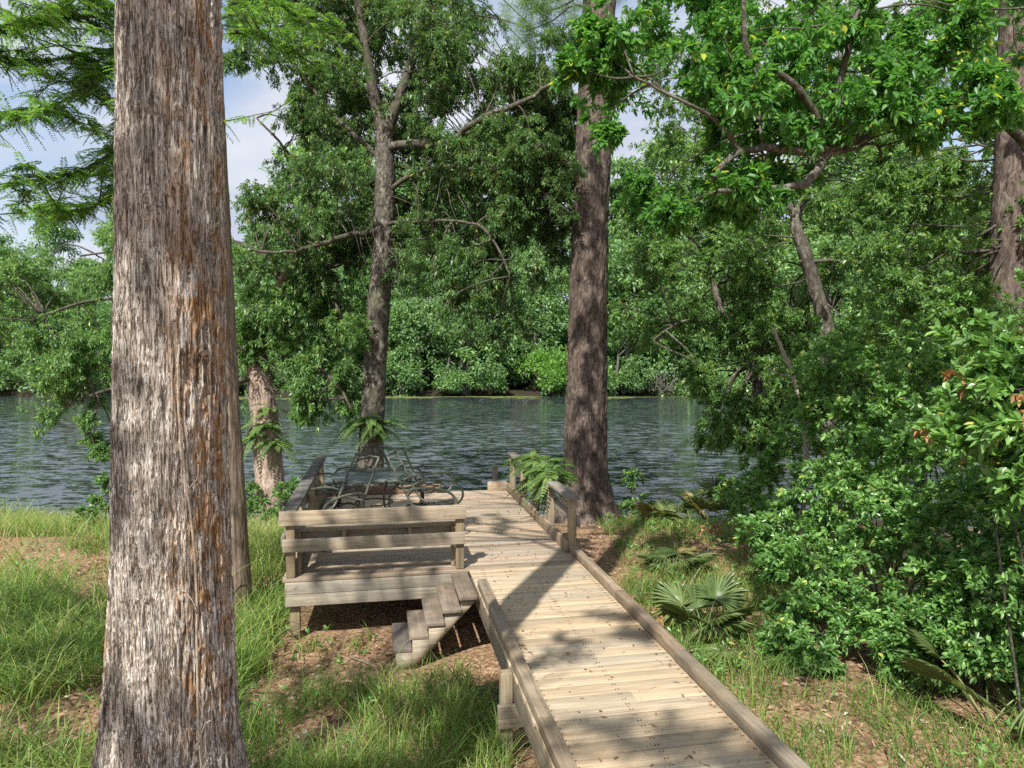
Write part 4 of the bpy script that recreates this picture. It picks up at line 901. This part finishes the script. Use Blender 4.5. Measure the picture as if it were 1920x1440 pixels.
dead_clump('clump of rust coloured dead leaves between the two nearest palmettos', 1262, 1140, 22)
dead_clump('rust coloured dead leaves hanging near the water edge palmettos', 1338, 1010, 14)
dead_clump('dead orange leaves lying against the boardwalk curb', 1250, 1180, 9)

# ================================================================== FAR BANK
def far_tree_mesh(h, w, n, seed, low=.12):
    """crown of leaf sprays in uneven clumps on a limbed trunk; returns the two builders"""
    lb = MB(); tb_ = MB(); zc = h * (low + .52); top = h
    cl = []
    for k in range(int(20 + w * 3)):
        f = rng.random() ** .8; z = h * low + (h - h * low) * f; wr = w * .5 * math.sin(math.pi * min(1, .18 + .8 * f)) ** .6; a = rng.uniform(0, 6.283); q = wr * rng.random() ** .5
        cl.append((np.array([q * math.cos(a), q * math.sin(a), z]), rng.uniform(.11, .19) * w))
    for (c, r) in cl:
        m = n // len(cl); d = nrm(rng.normal(size=(m, 3))); P = c + d * (rng.random(m) ** .45)[:, None] * np.array([r, r, r * .62])
        keep = vnoise(P * 1.1 + seed) > .3; P = P[keep]; d = d[keep]; k = len(P)
        dd = nrm(d * np.array([1, 1, .3]) + rng.normal(0, .6, (k, 3)) + np.array([0, 0, -.15])); leaf_quads(lb, P, dd, nrm(np.cross(dd, np.array([0, 0, 1.]) + rng.normal(0, .6, (k, 3)))), rng.uniform(.28, .5, k), rng.uniform(.12, .24, k), fine=False, val=np.clip(rng.random() * .45 + rng.random(k) * .55, 0, 1))
    top_ = np.array([rng.normal(0, .4), rng.normal(0, .4), h * .9]); tr = curve((0, 0, -.8), top_, 12, 0, .03); tb_.tube(tr, rad_lin(.10 + h * .010, .04, 12), 8, rough=.08)
    for (c, r) in cl[::2]:
        i0 = min(10, max(2, int(11 * c[2] / h * .75))); tb_.tube(curve(tr[i0], c, 6, .05), rad_lin(.07, .02, 6), 5)
    return lb, tb_
protos = []
for (h, w, n, low) in ((15, 8.5, 9000, .10), (18, 8, 9500, .16), (13, 8.5, 8500, .05), (21, 9, 10500, .2), (16, 7, 8500, .10), (11, 7.5, 8000, .02)):
    protos.append((far_tree_mesh(h, w, n, rng.random() * 50, low), h))
FT = 'leafy tree in the unbroken green wood along the far bank'
roots = []
for k, ((lb, tb_), h) in enumerate(protos):
    o = thing('far_tree', FT, 'tree', group='trees along the far bank'); lb.build('crown', M['lf_far'], o); tb_.build('trunk', M['bark_far'], o, True); roots.append([o, False])
def put_far(k, x, y, s, z=None):
    o, used = roots[k]
    if used: o = copy_tree(o)
    roots[k][1] = True
    o.location = (float(x), float(y), g1(x, y) if z is None else z); o.rotation_euler = (0, 0, rng.uniform(0, 6.283)); o.scale = (s * rng.uniform(.9, 1.15), s * rng.uniform(.9, 1.15), s)
xs = np.arange(-62, 64, 4.3)
for row, (y0, ks, s0) in enumerate(((69.8, (5, 2, 5, 4, 2), .92), (74, (0, 2, 4, 5), 1.0), (80, (1, 3, 0), 1.1), (88, (3, 1), 1.25))):
    for k, x in enumerate(xs * (1 + .1 * row)):
        hgt = (1.0 if x > -26 else .72) * (1.10 if x > 8 else 1.0)
        put_far(ks[rng.integers(len(ks))], x + rng.normal(0, 1.2), y0 + rng.normal(0, 1.2), s0 * hgt * rng.uniform(.85, 1.15))
# pale trunked cypresses standing at the far water line
def far_cypress(label, px, Yd, h, r, lean=0.0):
    x = (px - 960) / FPX * Yd; o = thing('far_cypress', label, 'tree', (x, Yd, -1.1)); b = MB(); b.tube(spline([(0, 0, -.3), (lean * .2, 0, 1.0), (lean * .5, 0, h * .4), (lean, 0, h)], 16), np.interp(np.linspace(0, 1, 16), [0, .1, .3, 1], [r * 2, r * 1.25, r, r * .4]), 10, rough=.06)
    for k in range(4): b.tube(curve((lean * .5, 0, h * .45 + k * .6), (lean * .5 + rng.normal(0, 1.4), rng.normal(-.4, .5), h * .6 + k * .8), 6), rad_lin(.08, .03, 6), 5)
    b.build('trunk', M['bark_far'], o, True); lb = MB()
    for k in range(9):
        c = np.array([lean + rng.normal(0, 1.3), rng.normal(0, .8), h * rng.uniform(.62, 1.1)]); m = 260; d = nrm(rng.normal(size=(m, 3))); P = c + d * (rng.random(m) ** .5)[:, None] * np.array([1.1, 1.1, .7])
        leaf_quads(lb, P, nrm(d + rng.normal(0, .6, d.shape)), nrm(np.cross(d, rng.normal(size=(m, 3)))), .34, .17, fine=False)
    lb.build('crown', M['lf_far'], o)
far_cypress('pale swollen trunk rising at the far waterline between oak and pine', 878, 67.6, 9, .22)
far_cypress('thinner pale trunk close beside the swollen one at the far waterline', 866, 68.0, 10, .16)
far_cypress('tall bare trunk standing well back in the dark gap of the far wood', 1003, 69.5, 11, .2)
far_cypress('twin pale trunk on the far bank just beyond the pine', 1152, 68.0, 8, .17, .7)
far_cypress('slender pale trunk on the far bank near the oak', 790, 68.2, 8, .15, -.4)
far_cypress('slanting pale trunk on the far bank in the gap left of the swollen trunk', 832, 68.4, 7, .13, .9)
# bushes overhanging the far water
def bush_mesh(w, h, n):
    lb = MB(); tb_ = MB()
    for k in range(11):
        a = rng.uniform(0, 6.283); q = w * .38 * rng.random() ** .5; c = np.array([q * math.cos(a), q * math.sin(a) * .8, h * rng.uniform(.2, .75)]); r = w * rng.uniform(.16, .24); m = n // 11
        d = nrm(rng.normal(size=(m, 3))); P = c + d * (rng.random(m) ** .4)[:, None] * np.array([r, r, r * .7]); P[:, 2] = np.maximum(P[:, 2], .08)
        dd = nrm(d + rng.normal(0, .5, d.shape) + np.array([0, 0, .1])); leaf_quads(lb, P, dd, nrm(np.cross(dd, np.array([0, 0, 1.]) + rng.normal(0, .5, (m, 3)))), rng.uniform(.22, .38, m), rng.uniform(.10, .18, m), fine=False, val=np.clip(rng.random() * .4 + rng.random(m) * .6, 0, 1))
        tb_.tube(curve((0, 0, -.2), c, 6, .1), rad_lin(.05, .02, 6), 5)
    return lb, tb_
BL = 'rounded bush hanging over the waterline of the far bank'
bp_ = []
for (w, h, n) in ((4.2, 3.0, 2000), (3.2, 2.2, 1500), (5.0, 3.6, 2400)):
    lb, tb_ = bush_mesh(w, h, n); o = thing('far_bush', BL, 'bush', group='bushes along the far waterline'); lb.build('foliage', M['lf_far'], o); tb_.build('stems', M['bark_far'], o, True); bp_.append([o, False])
for k, x in enumerate(np.arange(-54, 52, 2.3)):
    if 0 < x < 6.0: continue
    if rng.random() < .30: continue
    q = bp_[rng.integers(3)]; o = q[0] if not q[1] else copy_tree(q[0]); q[1] = True
    o.location = (x + rng.normal(0, .8), 67.4 + rng.normal(0, .5), -1.0 + rng.uniform(-.15, .3)); o.rotation_euler = (0, 0, rng.uniform(0, 6.28)); s_ = rng.uniform(.75, 1.1); o.scale = (s_, s_, s_)
lb, tb_ = bush_mesh(6.5, 5.2, 4200); o = thing('far_bush', 'biggest brightest yellow-green bush on the far bank, next to the pine', 'bush', ((1030 - 960) / FPX * 66.8, 66.9, -1.1)); lb.build('foliage', M['lf_bright'], o); tb_.build('stems', M['bark_far'], o, True)
# dead tangle on the far bank
b = MB(); c0 = at(1240, 735, 66.5); c0[2] = -1.0
for k in range(26):
    a = c0 + np.array([rng.normal(0, .9), rng.normal(0, .4), .2]); b.tube(curve(a, a + np.array([rng.normal(0, 1.3), rng.normal(-.3, .5), rng.uniform(.3, 2.2)]), 7, .1, .12), rad_lin(.05, .015, 7), 5)
tag(b.build('fallen_branches', M['bark_far'], None, True), 'bleached tangle of dead branches leaning over the far waterline', 'dead branches')
# lily pads along the far shore
b = MB(); n = 2600; x = rng.uniform(-30, 30, n); y = 66.2 - np.abs(rng.normal(0, 1.6, n)) - 1.5 * vnoise(np.stack([x * .3, 0 * x, 0 * x], 1)); k = vnoise(np.stack([x * .25, y * .5, 0 * x + 4], 1)) > .45; x = x[k]; y = y[k]; n = len(x); r_ = rng.uniform(.12, .30, n)
an = np.linspace(0, 2 * math.pi, 8, endpoint=False); V = np.stack([x[:, None] + r_[:, None] * np.cos(an), y[:, None] + r_[:, None] * np.sin(an), np.full((n, 8), -1.238) + rng.random((n, 1)) * .006], -1).reshape(-1, 3)
q = np.arange(n)[:, None] * 8; b.add(V, np.concatenate([q + np.array([[0, 1, 2, 3]]), q + np.array([[0, 3, 4, 7]]), q + np.array([[4, 5, 6, 7]])]), np.tile(rng.random(n), 3))
tag(b.build('lily_pads', M['pads']), 'pale band of lily pads floating along the far shore', 'lily pads', kind='stuff')
# undergrowth in the wood behind the waterline
b = MB(); n = 60000; x = rng.uniform(-65, 65, n); y = 66.8 + 13 * rng.random(n) ** 1.5; z = gz(x, y) + rng.random(n) ** 1.3 * np.minimum(4.5, .5 + (y - 66.8) * 1.6); P = np.stack([x, y, z], 1); P = P[(vnoise(P * np.array([.35, .35, .5])) > .40) & (vnoise(P * np.array([.16, .3, .2]) + 7) > .42)]; n = len(P)
d = nrm(rng.normal(size=(n, 3)) + np.array([0, -.3, 0])); leaf_quads(b, P, d, nrm(np.cross(d, rng.normal(size=(n, 3)))), rng.uniform(.3, .55, n), rng.uniform(.15, .28, n), fine=False)
tag(b.build('undergrowth', M['lf_far']), 'dim leafy undergrowth filling the far wood under its trees', 'undergrowth', kind='stuff')

b = MB(); n = 30000; x = rng.uniform(-75, 75, n); y = rng.uniform(86, 96, n); P = np.stack([x, y, gz(x, y) + rng.random(n) * 9.0], 1)
d = nrm(rng.normal(size=(n, 3)) + np.array([0, -.3, 0])); leaf_quads(b, P, d, nrm(np.cross(d, rng.normal(size=(n, 3)))), rng.uniform(.6, 1.0, n), rng.uniform(.3, .55, n), fine=False)
tag(b.build('undergrowth', M['lf_far']), 'dark depth of the wood well behind the far bank', 'undergrowth', kind='stuff')

# ================================================================== UNSEEN FOLIAGE ADDED FOR SHADE, OVERHEAD AND BEHIND THE VIEWPOINT
EL = R(48); AZ = math.atan2(.33, .944)          # light travels toward +y, a little to +x
SUN = np.array([math.sin(AZ) * math.cos(EL), math.cos(AZ) * math.cos(EL), -math.sin(EL)])
sh = []
def shade(lst, L0, L1):  # leaf clumps set up-sun of each target so their shade lands there
    for (p, r) in lst: sh.append((np.asarray(p, float) - SUN * rng.uniform(L0, L1), r))
shade([((bx + rng.uniform(-.3, .2), by - .2, z), .26) for z in (.25, .75, 1.15)], 7, 10)
shade([((bx + .02, by - .2, 2.9), .20), ((bx + .0, by - .2, 3.4), .22)], 6, 9)
shade([((rng.uniform(-7.5, -2.6), rng.uniform(4.6, 8.0), -.6), rng.uniform(.4, .7)) for k in range(15)], 8, 12)
shade([((rng.uniform(-8, -4.0), rng.uniform(8.5, 13), -.6), rng.uniform(.35, .6)) for k in range(5)], 9, 12)
shade([((rng.uniform(-2.2, .6), rng.uniform(4.4, 6.8), -.6), rng.uniform(.3, .5)) for k in range(7)], 8, 11)
shade([(st(rng.uniform(1.2, 2.4), rng.uniform(3.2, 4.1)), .38) for k in range(5)], 13, 17)
shade([(st(2.15, 5.9), .24), (st(2.05, 5.5), .14)], 14, 16)
shade([(st(rng.uniform(-.9, 2.2), rng.uniform(8.4, 12)), rng.uniform(.25, .42)) for k in range(12)], 13, 17)
shade([(st(s_, T0, .4), .26) for s_ in (-.7, -.2, .4)], 10, 12)
shade([((1.5 + rng.normal(0, .1), 13.6, z), .5) for z in (-.4, .6, 1.6, 2.7, 3.6, 5.2, 6.4)], 10, 13)
shade([((-2.8 + rng.normal(0, .2), 14.7, z), .55) for z in (-.5, .6, 1.8, 3.0)], 11, 13)
shade([((rng.uniform(1.9, 5.2), rng.uniform(5.4, 9.5), rng.uniform(-.5, 1.2)), rng.uniform(.3, .5)) for k in range(8)], 8, 12)
def shade_tree(name, label, trunk, r, cl, leaf, L, W):  # unseen tree added to carry shade clumps out of view
    o = thing(name, label, 'tree', trunk[0]); of = np.asarray(trunk[0], float)
    mb, P, _ = bark_trunk(trunk, r, 40, 90, .012, 9, 3, .005, .05); mb.build('trunk', M['bark_oak'], o, True, off=of)
    crown(o, 'crown', cl, M[leaf], M['bark_branch'], P[35::4], 7, L, W, 46, .34, 2.2, of, False, 5, .03)
A_ = [c for c in sh if c[0][1] < 1.5 and c[0][0] < -1.0]; B_ = [c for c in sh if c[0][1] < 1.5 and c[0][0] >= -1.0]; C_ = [c for c in sh if c[0][1] >= 1.5]
shade_tree('oak_tree', 'unseen tree added behind the viewpoint to dapple the grass and the huge trunk', [(-6.2, -5.5, -.9), (-6.0, -5.4, 3), (-5.6, -5.0, 7), (-5.0, -4.5, 12)], [.35, .26, .2, .08], A_, 'lf_oak', .11, .045)
shade_tree('oak_tree', 'unseen tree added behind the viewpoint to dapple the shrub side of the boardwalk', [(4.6, -4.5, -.9), (4.5, -4.3, 3), (4.0, -4.0, 7), (3.6, -3.6, 12)], [.33, .25, .2, .08], B_, 'lf_oak', .11, .045)
crown(bt, 'crown', C_ + [((bx + rng.normal(0, 1.0), by + rng.normal(0, 1.0), z), rng.uniform(.5, .8)) for z in np.linspace(11, 19, 8)], M['lf_cyp'], M['bark_cyp2'], P2[20::6], 7, .13, .05, 60, .36, 2.0, (bx, by, -.75), False, 4, .03)  # remaining shade clumps hung out of view on the cypress, placed to dapple below

# ================================================================== LIGHT AND SKY
d = SUN
sl = bpy.data.lights.new('sun', 'SUN'); so_ = bpy.data.objects.new('sun', sl); COL.objects.link(so_)
import mathutils
so_.rotation_euler = mathutils.Vector(d).to_track_quat('-Z', 'Y').to_euler(); so_.location = (-8, -20, 30)
sl.energy = 4.8; sl.angle = R(.53); sl.color = (1.0, .955, .88)
w = bpy.data.worlds.new('World'); scene.world = w; w.use_nodes = True; nt = w.node_tree; nt.nodes.clear()
def wn(t_, **kw):
    x = nt.nodes.new('ShaderNode' + t_)
    for k, v in kw.items(): setattr(x, k, v)
    return x
out = wn('OutputWorld'); bg = wn('Background'); bg.inputs['Strength'].default_value = .12
sky = wn('TexSky', sky_type='NISHITA', sun_disc=False); sky.sun_elevation = EL; sky.sun_rotation = math.atan2(-d[0], -d[1]); sky.air_density = 1.0; sky.dust_density = 1.2
tcn = wn('TexCoord'); mp_ = wn('Mapping'); mp_.inputs['Scale'].default_value = (1.0, 1.0, 2.4)
nz = wn('TexNoise'); nz.inputs['Scale'].default_value = 2.1; nz.inputs['Detail'].default_value = 6; nz.inputs['Roughness'].default_value = .55; nz.inputs['Distortion'].default_value = .4
rp = wn('ValToRGB'); rp.color_ramp.elements[0].position = .33; rp.color_ramp.elements[1].position = .52
nz2 = wn('TexNoise'); nz2.inputs['Scale'].default_value = 3.4; nz2.inputs['Detail'].default_value = 5
rp2 = wn('ValToRGB'); rp2.color_ramp.elements[0].position = .35; rp2.color_ramp.elements[0].color = (2.7, 3.1, 3.9, 1); rp2.color_ramp.elements[1].position = .7; rp2.color_ramp.elements[1].color = (4.7, 4.8, 5.15, 1)
mx = wn('Mix', data_type='RGBA')
L = nt.links.new
L(tcn.outputs['Generated'], mp_.inputs[0]); L(mp_.outputs[0], nz.inputs[0]); L(mp_.outputs[0], nz2.inputs[0]); L(nz.outputs['Fac'], rp.inputs[0]); L(nz2.outputs['Fac'], rp2.inputs[0])
L(rp.outputs[0], mx.inputs[0]); L(sky.outputs[0], mx.inputs[6]); L(rp2.outputs[0], mx.inputs[7]); L(mx.outputs[2], bg.inputs[0]); L(bg.outputs[0], out.inputs[0])

scene.view_settings.view_transform = 'Standard'; scene.view_settings.look = 'None'; scene.view_settings.exposure = .7; scene.view_settings.gamma = 1.0
scene.render.engine = 'CYCLES'; cy = scene.cycles
cy.use_denoising = False; cy.max_bounces = 7; cy.diffuse_bounces = 4; cy.glossy_bounces = 3; cy.transmission_bounces = 4; cy.transparent_max_bounces = 4; cy.caustics_reflective = False; cy.caustics_refractive = False
cy.use_adaptive_sampling = True; cy.adaptive_threshold = .015; cy.sample_clamp_indirect = 6
